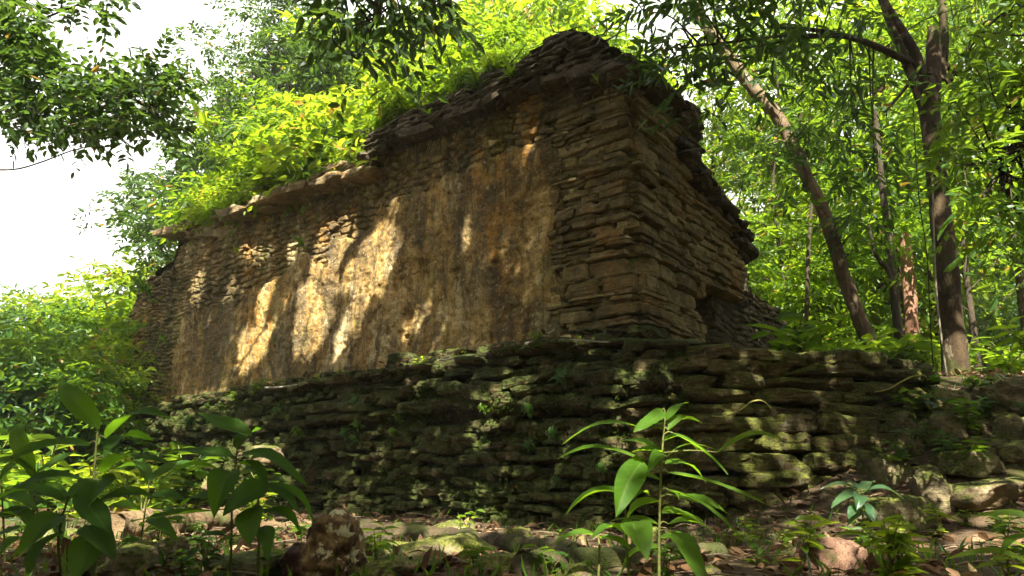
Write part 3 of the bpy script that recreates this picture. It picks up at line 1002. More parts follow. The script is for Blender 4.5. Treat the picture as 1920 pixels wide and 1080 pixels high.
terrace = thing('stone_terrace', 'broad terrace of long mossy slabs stepping down right of the platform corner', 'terrace', tuple((PF + PR) / 2))
def terrace_blocks():
    r = np.random.default_rng(23)
    mb = MB()
    C, H, X, Yv = [], [], [], []
    path = resample(A([PF + A([-0.05, 0.02, 0]), PF + A([0.9, 0.02, 0]), PF + A([2.0, 0.25, 0]), PR, PR + A([0.6, 0.7, 0]), PR2]), 200)
    cum = np.r_[0, np.cumsum(np.linalg.norm(np.diff(path, axis=0), axis=1))]
    def pt(u):
        return A([np.interp(u, cum, path[:, k]) for k in range(3)])
    Lt = cum[-1]
    z = -0.1
    row = 0
    while z < 1.52:
        th = r.uniform(0.09, 0.19)
        zc = z + th / 2
        prof = 0.10 - 0.24 * (zc / 1.5) + r.uniform(-0.05, 0.05)
        u = r.uniform(-0.3, 0.0)
        while u < Lt:
            ln = r.uniform(0.3, 1.05)
            um = min(max(u + ln / 2, 0), Lt)
            p = pt(um)
            t = unit(pt(min(um + 0.1, Lt)) - pt(max(um - 0.1, 0)))
            nrm = A([t[1], -t[0], 0])
            hz = zc - 0.34 * sstep(0.45 * Lt, Lt, um) + r.uniform(-.02, .02)
            if r.random() > 0.05:
                C.append(p + nrm * (prof + r.normal() * 0.028 - 0.22) + ZU * hz)
                H.append((ln / 2 * 1.05, 0.30, th / 2 * r.uniform(0.95, 1.15)))
                X.append(t + ZU * r.uniform(-.09, .07)); Yv.append(nrm + ZU * r.uniform(-.05, .05))
            u += ln
        z += th * 0.98
        row += 1
    # slabs on its top
    for k in range(60):
        um = r.uniform(0, Lt)
        p = pt(um)
        t = unit(pt(min(um + 0.1, Lt)) - pt(max(um - 0.1, 0)))
        nrm = A([t[1], -t[0], 0])
        C.append(p - nrm * r.uniform(0.2, 1.5) + ZU * (1.48 - 0.34 * sstep(0.45 * Lt, Lt, um) + r.uniform(-.04, .08)))
        H.append((r.uniform(0.12, 0.42), r.uniform(0.12, 0.3), r.uniform(0.03, 0.07)))
        X.append(t + ZU * r.uniform(-.1, .1)); Yv.append(nrm)
    stones(mb, A(C), A(H), A(X), A(Yv), n=14, roundness=0.10, amp=0.15, freq=1.9, seed=63, fine=0.4, erode=0.038, cuts=7, cutlo=0.64, skew=0.12)
    V, F = mb.out()
    part('slab_courses', terrace, V, F, MAT['terrace'], sharp=24)
terrace_blocks()

# ------------------------------------------------------------------ foliage
def leaf_tmpl(kind):
    if kind == 'low':
        V = A([[0, 0, 0], [0.26, -0.44, 0.07], [0.66, -0.40, 0.05], [1, 0, -0.10], [0.66, 0.40, 0.05], [0.26, 0.44, 0.07]])
        return V, A([[0, 1, 2, 3], [0, 3, 4, 5]])
    if kind == 'med':
        V = A([[0, 0, 0], [0.5, 0, -0.03], [1, 0, -0.12], [0.22, -0.40, 0.04], [0.62, -0.42, 0.03], [0.62, 0.42, 0.03], [0.22, 0.40, 0.04]])
        return V, A([[0, 3, 1], [3, 4, 1], [4, 2, 1], [0, 1, 6], [6, 1, 5], [5, 1, 2]])
    t = np.linspace(0, 1, 9)
    wd = np.sin(np.pi * np.clip(t, 0, 1) ** 0.8) ** 0.85 * 0.5
    wd[0] = 0.03
    wd[-1] = 0.0
    V = []
    for tt, ww in zip(t, wd):
        dz = -0.16 * tt ** 2
        for q in (-1, -0.5, 0, 0.5, 1):
            V.append([tt, ww * q, dz + 0.10 * abs(q) * ww * 2 + 0.012 * math.sin(tt * 34 + abs(q) * 5) * abs(q)])
    return A(V), grid_faces(9, 5)
TM = {k: leaf_tmpl(k) for k in ('low', 'med', 'high')}

def leaves(mb, P, X, Nn, L, W, kind='low'):
    T, F = TM[kind]
    X = unit(X)
    Yv = unit(np.cross(Nn, X))
    Zv = np.cross(X, Yv)
    k = len(P)
    L, W = np.broadcast_to(L, (k,)), np.broadcast_to(W, (k,))
    V = P[:, None] + (T[None, :, 0:1] * L[:, None, None]) * X[:, None] + (T[None, :, 1:2] * W[:, None, None]) * Yv[:, None] \
        + (T[None, :, 2:3] * L[:, None, None]) * Zv[:, None]
    FF = (F[None] + (np.arange(k) * len(T))[:, None, None]).reshape(-1, F.shape[1])
    mb.add(V.reshape(-1, 3), FF)

def spray_arrays(r, P, Dv, ln, nl, L, W, droop=0.3, updev=0.45):
    """leaf arrays for k twigs, nl leaves on each, set alternately"""
    k = len(P)
    Dv = unit(Dv)
    upn = unit(A([0, 0, 1.0]) + r.normal(size=(k, 3)) * updev)
    Sd = unit(np.cross(upn, Dv))
    t = (np.arange(nl) + 0.6) / nl
    t = t[None] + r.uniform(-0.05, 0.05, (k, nl))
    ln = np.broadcast_to(ln, (k,))
    pos = P[:, None] + Dv[:, None] * (t * ln[:, None])[..., None]
    pos[..., 2] -= droop * ln[:, None] * t ** 2
    sg = np.where(np.arange(nl) % 2, 1.0, -1.0)[None] * np.ones((k, 1))
    sg[:, -1] *= 0.15
    X = Dv[:, None] * r.uniform(0.35, 0.9, (k, nl, 1)) + Sd[:, None] * sg[..., None] + r.normal(size=(k, nl, 3)) * 0.22
    X[..., 2] -= droop * r.uniform(0.4, 1.3, (k, nl))
    Nn = upn[:, None] + r.normal(size=(k, nl, 3)) * 0.35
    Ls = L * r.uniform(0.65, 1.2, (k, nl))
    Ws = W * r.uniform(0.75, 1.2, (k, nl)) * Ls / L
    f = lambda a: a.reshape(-1, 3)
    return f(pos), f(X), f(Nn), Ls.ravel(), Ws.ravel()

def rand_dirs(r, k):
    return unit(r.normal(size=(k, 3)))

def make_tree(name, seed, H, trad, c0, R, nclump, nspray, nl, L, W, leafm, barkm, label, cat='tree', lean=0.0, kind='low', droop=0.3, clr=0.9, shape=0.0):
    """a tree at the origin: tapered trunk with limbs, crown of leaf sprays gathered into clumps"""
    r = np.random.default_rng(seed)
    t = thing(name, label, cat, (0, 0, 0))
    mb = MB()
    la = r.uniform(0, 6.28)
    path = [A([lean * H * (q ** 1.4) * math.cos(la) + 0.02 * H * r.normal() * q, lean * H * (q ** 1.4) * math.sin(la) + 0.02 * H * r.normal() * q, H * 0.93 * q]) for q in np.linspace(0, 1, 7)]
    path[0] = A([0, 0, -0.3])
    rad = trad * (1 - 0.85 * np.linspace(0, 1, 7))
    rad[0] *= 1.3
    tube(mb, A(path), rad, 9, 24, rough=0.12, seed=seed)
    pf = resample(A(path), 60)
    cl = []
    for i in range(nclump):
        q = r.uniform(0, 1)
        z = c0 + (H - c0) * q
        prof = math.sin(math.pi * (0.12 + 0.80 * q ** (0.8 + shape))) ** 0.7
        rr_ = R * prof * r.uniform(0.15, 1) ** 0.6
        a = r.uniform(0, 6.28)
        b = pf[min(59, int(59 * z / (H * 1.0)))]
        c = A([b[0] + rr_ * math.cos(a), b[1] + rr_ * math.sin(a), z])
        cl.append(c)
        zb = max(c0 * 0.85, z - rr_ * r.uniform(0.4, 0.9))
        b0 = pf[min(59, max(0, int(59 * zb / H)))]
        w = trad * 0.30 * (1 - 0.6 * q) * r.uniform(0.5, 1)
        mid = (b0 + c) / 2 + A([r.normal(), r.normal(), r.normal()]) * 0.08 * rr_
        tube(mb, A([b0, mid, c]), A([w, w * 0.6, w * 0.2]), 5, 9)
    P, X, Nn, Ls, Ws = [], [], [], [], []
    for c in cl:
        rc = clr * r.uniform(0.6, 1.25)
        k = int(nspray * r.uniform(0.5, 1.4))
        dd = rand_dirs(r, k)
        pp = c + dd * (r.uniform(0.1, 1, (k, 1)) ** 0.5) * A([rc, rc, rc * 0.6])
        dv = dd * 0.8 + r.normal(size=(k, 3)) * 0.5
        dv[:, 2] *= 0.5
        for z, a in zip((P, X, Nn, Ls, Ws), spray_arrays(r, pp, dv, r.uniform(0.25, 0.6, k) * (L / 0.15), nl, L, W, droop)):
            z.append(a)
    part('trunk', t, *mb.out(), barkm, world=False)
    mb = MB()
    leaves(mb, np.concatenate(P), np.concatenate(X), np.concatenate(Nn), np.concatenate(Ls), np.concatenate(Ws), kind)
    part('crown', t, *mb.out(), leafm, smooth=False, world=False)
    return t

def tint(o, m):
    """give a copy its own leaf material"""
    for c in o.children:
        if c.name.startswith(('crown', 'foliage')):
            c.material_slots[0].link = 'OBJECT'
            c.material_slots[0].material = m

def ground_hit(x, y):
    r_ = ray(x, y)
    t = np.linspace(1.5, 60, 6000)
    P = CAM + t[:, None] * r_
    d = P[:, 2] - ground_z(P[:, 0], P[:, 1])
    k = np.argmax(d < 0)
    return P[k] if d[k] < 0 else P[-1]

# ---------------- background trees
R_ = np.random.default_rng(101)
pool = {}
first_used = {}
def put(kind, x, Y, z=None, label=None, group=None, scale=1.0, mat=None, rot=None):
    o = pool[kind]
    X = (x - 960) / FPX * Y * 0.98 if x is not None else None
    zz = ground_z(A([X]), A([Y]))[0] - 0.05 if z is None else z
    rot = R_.uniform(0, 6.28) if rot is None else rot
    if kind not in first_used:
        first_used[kind] = 1
        o.location = (X, Y, zz)
        o.rotation_euler = (0, 0, rot)
        o.scale = (scale,) * 3
        if label: o['label'] = label
        if group: o['group'] = group
    else:
        o = dup(o, (X, Y, zz), rot, scale, label, group)
    if mat:
        tint(o, MAT[mat])
    return o

pool['tall'] = make_tree('forest_tree', 1, 13, 0.19, 3.6, 3.2, 46, 36, 9, 0.21, 0.10, MAT['leaf_mid'], MAT['bark'], 'tall', lean=0.03)
pool['tall2'] = make_tree('forest_tree', 2, 15, 0.22, 6.0, 3.8, 60, 42, 9, 0.16, 0.075, MAT['leaf_bright'], MAT['bark'], 'tall2', lean=0.02)
pool['thin'] = make_tree('slender_tree', 3, 10, 0.075, 2.0, 1.9, 27, 14, 7, 0.27, 0.11, MAT['leaf_mid'], MAT['barkdark'], 'thin', lean=0.05)
pool['thin2'] = make_tree('slender_tree', 4, 8, 0.06, 1.4, 1.7, 32, 24, 11, 0.12, 0.045, MAT['leaf_bright'], MAT['barkdark'], 'thin2', lean=0.06)
pool['bush'] = make_tree('forest_shrub', 5, 3.6, 0.04, 0.3, 1.6, 30, 18, 7, 0.24, 0.10, MAT['leaf_bright'], MAT['barkdark'], 'bush', clr=0.6)
pool['bush2'] = make_tree('forest_shrub', 6, 2.6, 0.03, 0.15, 1.3, 26, 20, 8, 0.15, 0.06, MAT['leaf_yellow'], MAT['barkdark'], 'bush2', clr=0.5)
pool['mound'] = make_tree('forest_shrub', 7, 4.8, 0.06, 0.4, 2.2, 40, 26, 8, 0.17, 0.075, MAT['leaf_cool'], MAT['barkdark'], 'mound', clr=0.75)

for k_ in ('bush', 'bush2', 'mound'):
    pool[k_]['category'] = 'shrub'

GR = 'forest trees behind the ruin on the right'
LT = 'leafy forest tree among the sunlit trees behind the leaning trunk and the dark trunk'
for x, Y, k, s_, m in ((1340, 15, 'thin2', 0.95, 'leaf_yellow'), (1430, 15, 'thin', 0.9, 'leaf_bright'), (1500, 13.5, 'thin2', 1.1, 'leaf_mid'), (1590, 14, 'thin', 1.0, 'leaf_bright'), (1720, 12.4, 'thin', 0.85, 'leaf_bright'), (1850, 11.8, 'thin2', 1.0, 'leaf_mid'),
                       (1690, 14.5, 'thin2', 1.15, 'leaf_bright'), (1790, 14, 'thin', 1.0, 'leaf_bright'), (1960, 13, 'thin', 1.1, 'leaf_mid'),
                       (1380, 23, 'tall', 0.75, 'leaf_yellow'), (1660, 22, 'tall', 0.9, 'leaf_bright'),  # far rows: brighter leaf colours stand in for the hazy glow
                       (1880, 22, 'tall', 0.9, 'leaf_bright'), (1960, 18, 'tall', 1.0, 'leaf_mid')):
    put(k, x, Y, None, LT, GR, s_, m)
GS = 'shrubs of the forest floor behind the ruin on the right'
LS = 'leafy green shrub in the undergrowth behind the leaning trunk and the dark trunk'
for i in range(26):
    x = R_.uniform(1440, 1960)
    put(R_.choice(['bush', 'bush2', 'mound']), x, R_.uniform(11.5, 24), None, LS, GS, R_.uniform(0.6, 1.1), R_.choice(['leaf_bright', 'leaf_mid', 'leaf_yellow', 'leaf_bright', 'leaf_cool']))

GL = 'shrubs and small trees left of the ruin'
LL = 'bushy sunlit shrub in the thicket beyond the left end of the ruin'
for x, Y, k, s_, m in ((-40, 13, 'mound', 0.8, 'leaf_cool'), (60, 14, 'mound', 0.9, 'leaf_mid'), (120, 15.5, 'mound', 1.0, 'leaf_cool'), (185, 15, 'bush', 1.3, 'leaf_bright'),
                       (235, 17, 'mound', 1.1, 'leaf_yellow'), (270, 18, 'thin2', 0.75, 'leaf_yellow'), (310, 20, 'thin2', 0.85, 'leaf_yellow'), (20, 20, 'mound', 1.25, 'leaf_mid'),
                       (90, 12, 'bush', 0.9, 'leaf_mid'), (180, 12.5, 'bush2', 1.1, 'leaf_yellow'), (30, 11, 'bush', 0.7, 'leaf_cool'),
                       (-60, 10.5, 'bush', 0.9, 'leaf_mid'), (230, 13.5, 'bush2', 1.1, 'leaf_yellow'), (215, 14.8, 'bush', 1.0, 'leaf_bright'), (150, 11, 'bush', 0.7, 'leaf_mid'),
                       (80, 17, 'bush', 1.3, 'leaf_yellow'), (-20, 17, 'bush', 1.3, 'leaf_cool'), (260, 16, 'bush', 1.2, 'leaf_bright')):
    put(k, x, Y, None, LL, GL, s_ * (0.85 if x < 200 else 1), m)

# trees behind the ruin
put('tall2', 500, 17, None, 'broad green tree rising behind the left half of the ruin under the open sky', None, 0.88, 'leaf_dark', 1.0)
put('tall', 350, 18, None, 'leafy tree standing behind the left end of the ruin beside the white sky', None, 0.80, 'leaf_dark', 2.0)
GE = 'trees behind the left half of the ruin'
for x, Y, k, s_, m in ((430, 20, 'tall', 1.0, 'leaf_dark'), (590, 21, 'tall', 1.05, 'leaf_mid'), (560, 15.5, 'thin', 1.1, 'leaf_dark'), (420, 15, 'thin', 0.95, 'leaf_mid'), (640, 16, 'tall', 0.9, 'leaf_bright')):
    put(k, x, Y, None, 'green tree among those standing behind the thicket on the left half of the ruin', GE, s_, m)
GB = 'tall trees behind the crown of the ruin'
LB = 'bright yellow-green tree standing right behind the crown of the ruin'
for x, Y, k, s_, m in ((690, 19, 'tall2', 0.9, 'leaf_mid'), (800, 16, 'tall', 0.92, 'leaf_bright'), (900, 17, 'tall2', 0.85, 'leaf_yellow'), (1000, 14.5, 'tall', 0.9, 'leaf_bright'), (1090, 15.5, 'tall', 0.9, 'leaf_mid'),
                       (1040, 18, 'tall2', 0.85, 'leaf_bright'), (1070, 13, 'thin', 1.05, 'leaf_bright'), (1180, 14.5, 'thin2', 0.95, 'leaf_yellow'), (950, 22, 'tall2', 1.1, 'leaf_yellow'), (1000, 23, 'tall2', 1.1, 'leaf_bright'), (780, 24, 'tall2', 1.1, 'leaf_bright')):
    put(k, x, Y, None, LB, GB, s_, m)

# ---------------- shrubs and saplings on top of the ruin
def roof_point(x, b):
    """point on the roof rubble: above pixel column x of the wall head, b metres back"""
    s = np.interp(x, *zip(*sorted((p[0], on_plane(*p)[0]) for p in TOPPX)))
    return CORNER + D * s + E * b + ZU * (float(ztop(A(s))) + 0.15 * min(b, 2))

pool['wshrub'] = make_tree('wall_shrub', 8, 1.5, 0.014, 0.1, 0.8, 24, 11, 8, 0.19, 0.092, MAT['leaf_bright'], MAT['root'], 'x', 'shrub', clr=0.32, droop=0.35, kind='med')
pool['wshrub2'] = make_tree('wall_shrub', 9, 1.1, 0.012, 0.05, 0.65, 20, 10, 7, 0.22, 0.105, MAT['leaf_yellow'], MAT['root'], 'x', 'shrub', clr=0.28, droop=0.4, kind='med')
pool['wshrub3'] = make_tree('wall_shrub', 10, 2.0, 0.018, 0.3, 0.8, 26, 12, 8, 0.16, 0.08, MAT['leaf_mid'], MAT['root'], 'x', 'shrub', clr=0.32, kind='med')
GW = 'shrubs growing along the top of the ruin'
LW = 'bright leafy shrub in the thicket rooted along the top of the ruined wall'
for i in range(104):
    x = R_.uniform(335, 740) if i < 70 else R_.uniform(740, 1040)
    b = R_.uniform(0.05, 0.7) if i % 2 else R_.uniform(0.5, 2.2)
    if i % 4 == 1: b = R_.uniform(-0.12, 0.1)
    p = roof_point(x, b)
    k = R_.choice(['wshrub', 'wshrub2', 'wshrub3'])
    o = pool[k]
    sc_ = R_.uniform(0.7, 1.3) * (1.3 if x < 740 and b > 0.5 else 1.0) * (np.interp(x, [740, 1010], [0.65, 0.38])) * (0.42 if b < 0.1 else 0.65 if b < 0.5 else 1.0)
    m = R_.choice(['leaf_bright', 'leaf_yellow', 'leaf_mid', 'leaf_bright', 'leaf_mid']) if x < 800 else R_.choice(['leaf_bright', 'leaf_mid'])
    if k not in first_used:
        first_used[k] = 1
        o.location = tuple(p); o.scale = (sc_,) * 3
        o['label'] = LW; o['group'] = GW
    else:
        o = dup(o, tuple(p), R_.uniform(0, 6.28), sc_, LW, GW)
    tint(o, MAT[m])

# ---------------- hand-built plants
def leaf_blade(mb, base, tip, width, nrm=None, sag=0.12, n=13, fold=0.10, seed=0):
    """one large leaf from base to tip: midrib fold, lateral veins, sagging tip, wavy margin"""
    base, tip = A(base, dtype=float), A(tip, dtype=float)
    L = np.linalg.norm(tip - base)
    X = (tip - base) / L
    nrm = A([0, 0, 1.0]) if nrm is None else A(nrm, dtype=float)
    if abs(X @ nrm) > 0.9:
        nrm = A([0, -1.0, 0.2])
    Yv = unit(np.cross(nrm, X))
    Zv = np.cross(X, Yv)
    t = np.linspace(0, 1, n)
    wd = 0.5 * width * (t ** 0.62 * (1 - t) ** 0.95) * 1.86
    rs = np.random.default_rng(seed * 13 + int(L * 1e4))
    sag = sag * rs.uniform(0.3, 2.4)
    fold = fold * rs.uniform(0.6, 3.2)
    bend = rs.uniform(-0.10, 0.10)
    wd[0], wd[-1] = 0.02 * width, 0.0
    qs = np.linspace(-1, 1, 9)
    V = []
    for tt, ww in zip(t, wd):
        bow = sag * L * (math.sin(math.pi * tt) * 0.9)
        for q in qs:
            z = bow + fold * abs(q) * ww * 2 + 0.014 * width * math.sin(tt * 42 - abs(q) * 7) * (abs(q) > 0.05) \
                + 0.05 * width * math.sin(tt * 7 + seed + (q > 0) * 2.1) * abs(q) ** 2
            V.append(base + X * (tt * L) + Yv * (q * ww + bend * L * math.sin(math.pi * tt)) + Zv * z)
    mb.add(A(V), grid_faces(n, 9))
    if not hasattr(mb, 'uv'):
        mb.uv = [[], []]
    mb.uv[0].append(np.repeat(t, 9))
    mb.uv[1].append(np.tile(np.abs(qs), n))

def plant_px(name, label, cat, Y0, stems, lvs, mat, stemr=0.006, petiole=True, group=None):
    """stems: list of pixel polylines (x, y, dY); leaves: (bx, by, tx, ty, wpx, dYbase, dYtip, tiltx, tilty)"""
    g = at(stems[0][0][0], stems[0][0][1], Y0)
    root = thing(name, label, cat, tuple(g), group)
    mb = MB()
    for st in stems:
        P = A([at(p[0], p[1], Y0 + (p[2] if len(p) > 2 else 0)) for p in st])
        tube(mb, P, np.linspace(stemr, stemr * 0.55, len(P)), 7, 26, rough=0.08)
    ml = MB()
    for i, l in enumerate(lvs):
        bx, by, tx, ty, wp, d0, d1 = l[:7]
        nx = l[7] if len(l) > 7 else ((i * 37) % 11 - 5) * 0.09
        ny = l[8] if len(l) > 8 else -0.35
        b, t = at(bx, by, Y0 + d0), at(tx, ty, Y0 + d1)
        leaf_blade(ml, b, b + (t - b) * 1.08, wp * 1.36 / FPX * (Y0 + d0), (nx, ny, 1.0), seed=i, sag=0.10)
        # petiole to the nearest stem point
        if petiole:
            best = min((np.linalg.norm(q - b), k, j) for k, st in enumerate(stems) for j, q in enumerate([at(p[0], p[1], Y0 + (p[2] if len(p) > 2 else 0)) for p in st]))
            st = stems[best[1]]
            P = resample(A([at(p[0], p[1], Y0 + (p[2] if len(p) > 2 else 0)) for p in st]), 30)
            j = np.argmin(np.linalg.norm(P - b, axis=1) + 0.3 * np.maximum(0, P[:, 2] - b[2]))
            if np.linalg.norm(P[j] - b) > 0.01:
                tube(mb, A([P[j], (P[j] + b) / 2 + A([0, 0, 0.008]), b]), A([0.003, 0.0028, 0.0024]), 5, 7, cap=False)
    part('stem', root, *mb.out(), MAT['stem'])
    part('foliage', root, *ml.out(), mat, attr={'leaf_along': np.concatenate(ml.uv[0]), 'leaf_across': np.concatenate(ml.uv[1])})
    return root

plant_px('broadleaf_plant', 'tall broad-leaved plant with one upright leaf in the lower left foreground', 'plant', 2.7,
         [[(172, 1120), (178, 1010), (176, 900), (184, 800)], [(120, 1120), (110, 1010), (128, 930)]],
         [(186, 806, 118, 722, 46, 0, .05, 0.3, -0.9), (198, 822, 318, 790, 40, 0, -.15), (168, 832, 30, 856, 46, 0, -.2), (198, 858, 284, 828, 40, 0, .25),
          (170, 905, 28, 918, 44, 0, -.1), (192, 888, 302, 868, 42, 0, -.2), (184, 900, 158, 958, 66, 0, -.2, 0.1, -1.2), (152, 925, 205, 998, 52, -.1, -.3),
          (176, 945, 292, 940, 32, 0, .1), (120, 935, -8, 948, 48, 0, 0), (160, 985, 212, 1044, 56, -.1, -.25), (70, 985, -20, 1012, 50, 0, -.1), (165, 1000, 140, 1090, 60, -.1, -.2, 0.1, -1.2),
          (112, 968, 40, 1040, 52, 0, -.25), (118, 1000, 60, 1075, 44, 0, -.2), (128, 940, 170, 905, 40, .1, .3)],
         MAT['leaf_near'], 0.007)
plant_px('broadleaf_plant', 'broad-leaved seedling with grey-green leaf beside the mottled stump', 'plant', 2.9,
         [[(432, 1085), (434, 1010), (436, 930), (446, 830)], [(482, 1085), (486, 1000), (484, 920)]],
         [(472, 818, 378, 778, 46, 0, .1, 0.2, -0.5), (436, 856, 318, 852, 46, 0, .1), (426, 892, 312, 897, 20, 0, -.1, 0, 0.1), (446, 842, 486, 806, 40, 0, .15), (456, 848, 566, 905, 42, 0, -.1),
          (446, 868, 496, 912, 34, 0, -.1), (434, 884, 404, 966, 58, 0, -.15, 0.2, -1.2), (498, 905, 424, 962, 56, -.05, -.2, 0.3, -0.8), (500, 908, 560, 964, 28, 0, -.1),
          (490, 906, 584, 990, 26, 0, .05), (480, 948, 470, 1016, 52, -.1, -.2, 0.1, -1.2), (400, 958, 258, 976, 30, 0, -.1), (470, 860, 522, 868, 30, 0, .1), (486, 990, 500, 1050, 34, -.05, -.2, 0.1, -1.0),
          (430, 930, 340, 960, 40, 0, 0.1), (488, 960, 560, 1000, 34, 0, 0)],
         MAT['leaf_near'], 0.006)
plant_px('broadleaf_plant', 'slender foreground plant with long drooping pointed leaves in front of the platform', 'plant', 2.6,
         [[(1236, 1120), (1236, 1000), (1240, 880), (1247, 772)], [(1182, 1120), (1176, 1030), (1172, 938)], [(1120, 1110), (1124, 1040), (1122, 1000)]],
         [(1196, 800, 1064, 832, 24, 0, -.05), (1246, 795, 1190, 802, 12, 0, 0), (1242, 768, 1192, 806, 36, 0, -.1), (1247, 790, 1288, 757, 24, 0, .1), (1252, 806, 1312, 794, 28, 0, .05),
          (1262, 812, 1357, 884, 17, 0, -.1), (1243, 848, 1188, 848, 28, 0, -.05), (1240, 850, 1215, 885, 26, 0, -.1, 0.3, -0.9), (1206, 862, 1158, 962, 54, 0, -.15, 0.4, -0.9), (1204, 862, 1056, 860, 22, 0, 0.1),
          (1344, 848, 1487, 842, 14, 0.1, 0.1, 0, -0.9), (1250, 856, 1344, 848, 6, 0, 0.1), (1252, 886, 1424, 942, 17, 0, -.1), (1254, 918, 1388, 1014, 15, 0, -.15), (1180, 928, 1070, 962, 28, 0, 0),
          (1186, 976, 1212, 1046, 60, -.05, -.2, 0.1, -1.2), (1252, 982, 1332, 996, 32, 0, -.05), (1262, 1000, 1318, 1090, 54, -.05, -.25, 0.3, -0.9), (1236, 984, 1150, 978, 20, 0, .1), (1254, 920, 1272, 935, 20, 0, 0),
          (1264, 930, 1356, 960, 34, .05, 0), (1172, 945, 1215, 930, 30, 0, .1), (1172, 1000, 1110, 1012, 26, 0, -.1), (1240, 900, 1160, 908, 30, .05, .15), (1246, 868, 1318, 902, 30, .05, .15), (1238, 940, 1176, 1004, 32, 0, .1), (1246, 826, 1306, 846, 26, 0, .15), (1236, 1010, 1296, 1046, 34, .05, .1), (1236, 1024, 1170, 1066, 32, 0, .1), (1244, 850, 1168, 828, 28, .05, .2), (1240, 960, 1312, 976, 30, .05, .15), (1120, 1005, 1042, 1020, 22, 0, -.05), (1122, 1008, 1180, 1030, 24, 0, -.05)],
         MAT['leaf_plant'], 0.0055)
plant_px('broadleaf_plant', 'low broad-leaved plant crowding the lower left corner under the tall upright leaf', 'plant', 3.2,
         [[(60, 1110), (62, 1000), (66, 880)], [(250, 1110), (262, 1030), (280, 900)], [(10, 1110), (8, 1010), (2, 900)]],
         [(66, 884, 40, 800, 34, 0, .1), (66, 890, 140, 850, 36, 0, .1), (66, 900, -20, 870, 36, 0, -.1), (64, 930, 130, 950, 36, 0, -.15), (64, 950, -10, 970, 36, 0, -.1), (62, 985, 110, 1020, 36, -.05, -.2), (62, 1010, 0, 1050, 38, -.05, -.2),
          (280, 904, 330, 868, 30, 0, .1), (280, 908, 222, 880, 30, 0, .1), (276, 930, 350, 940, 32, 0, -.1), (270, 960, 205, 950, 32, 0, -.1), (266, 985, 330, 1012, 34, 0, -.15), (264, 1010, 212, 1050, 36, -.05, -.2), (262, 1030, 300, 1075, 34, -.05, -.2),
          (2, 904, 48, 860, 32, 0, .1), (4, 930, 70, 960, 34, 0, -.1), (6, 970, 60, 1000, 36, 0, -.2)],
         MAT['leaf_near'], 0.006)
plant_px('broadleaf_plant', 'small shaded seedling with pointed leaves at the foot of the terrace slabs', 'plant', 4.3,
         [[(1618, 1000), (1616, 950), (1608, 915)]],
         [(1606, 918, 1543, 918, 14, 0, 0), (1606, 922, 1562, 950, 26, 0, -.1), (1612, 928, 1606, 955, 28, 0, -.1, .1, -1), (1618, 925, 1640, 905, 22, 0, .1), (1618, 945, 1592, 972, 22, 0, -.1),
          (1620, 946, 1642, 978, 24, 0, -.1, .1, -1), (1616, 960, 1590, 985, 18, 0, -.05), (1614, 918, 1590, 902, 16, 0, .1), (1626, 920, 1690, 935, 16, 0, .05), (1612, 960, 1650, 990, 18, 0, 0)], MAT['leaf_cool'], 0.004)
plant_px('broadleaf_plant', 'little light green plant growing below the dark tree trunk', 'plant', 7.4,
         [[(1846, 762), (1848, 735), (1846, 722)]],
         [(1846, 726, 1820, 722, 12, 0, 0), (1846, 724, 1870, 718, 12, 0, 0), (1848, 734, 1872, 752, 14, 0, -.05), (1846, 734, 1824, 748, 14, 0, -.05), (1846, 722, 1850, 706, 10, 0, .1)], MAT['leaf_mid'], 0.004)
plant_px('blade_leaf_plant', 'bright strap-like leaves reaching in at the lower right edge', 'plant', 2.4,
         [[(1960, 1110), (1955, 1040), (1950, 990)]],
         [(1950, 990, 1826, 972, 26, 0, -.1, 0, -0.7), (1952, 1090, 1786, 1052, 22, 0, -.1, 0, -0.8), (1955, 1010, 1880, 1040, 18, 0, -.1)], MAT['leaf_bright'], 0.005)

# plants rooted on the ruin's crown and face
def wall_plant(label, x, y, Lpx, n, seed, mat, off=0.2, wide=0.42, group=None, face=True):
    r = np.random.default_rng(seed)
    s_, z_ = on_plane(x, y, off)
    g = CORNER + D * s_ + N * off + ZU * z_
    Yd = g[1]
    root = thing('wall_plant', label, 'plant', tuple(g), group)
    L = Lpx / FPX * Yd
    mb, ml = MB(), MB()
    top = g + N * 0.6 * L + ZU * 0.5 * L
    tube(mb, A([g - N * 0.08, (g + top) / 2 + ZU * 0.05 * L, top]), A([0.006, 0.005, 0.004]), 6, 10)
    for k in range(n):
        a = k * 2.4 + r.uniform(-0.3, 0.3)
        q = 0.3 + 0.7 * k / n
        b = g + (top - g) * q
        d = (D * math.cos(a) + N * (0.35 + 0.4 * math.sin(a)) + ZU * (0.25 + 0.5 * math.sin(a))) * L * r.uniform(0.7, 1.1)
        leaf_blade(ml, b, b + d, L * wide * r.uniform(0.8, 1.1), N * 0.8 + ZU + A([r.normal(), r.normal(), 0]) * 0.2, seed=k, n=9)
    part('stem', root, *mb.out(), MAT['stem'])
    part('foliage', root, *ml.out(), mat, attr={'leaf_along': np.concatenate(ml.uv[0]), 'leaf_across': np.concatenate(ml.uv[1])})
wall_plant('broad-leaved green plant rooted in the dark crown rubble, nearest the peak', 968, 158, 36, 8, 1, MAT['leaf_mid'], 0.25)
wall_plant('leafy green clump on the sloping crown edge, downhill of the plant near the peak', 905, 180, 40, 14, 2, MAT['leaf_mid'], 0.2)
wall_plant('tiny two-leaved plant on the upper end of the corner masonry', 1124, 162, 22, 4, 3, MAT['leaf_mid'], 0.3)
wall_plant('lone bright seedling low on the dark sloping crown rubble', 812, 226, 22, 5, 4, MAT['leaf_bright'], 0.22)
wall_plant('yellow-green rosette on the end slab of the left cornice', 655, 300, 26, 9, 5, MAT['leaf_yellow'], 0.3)
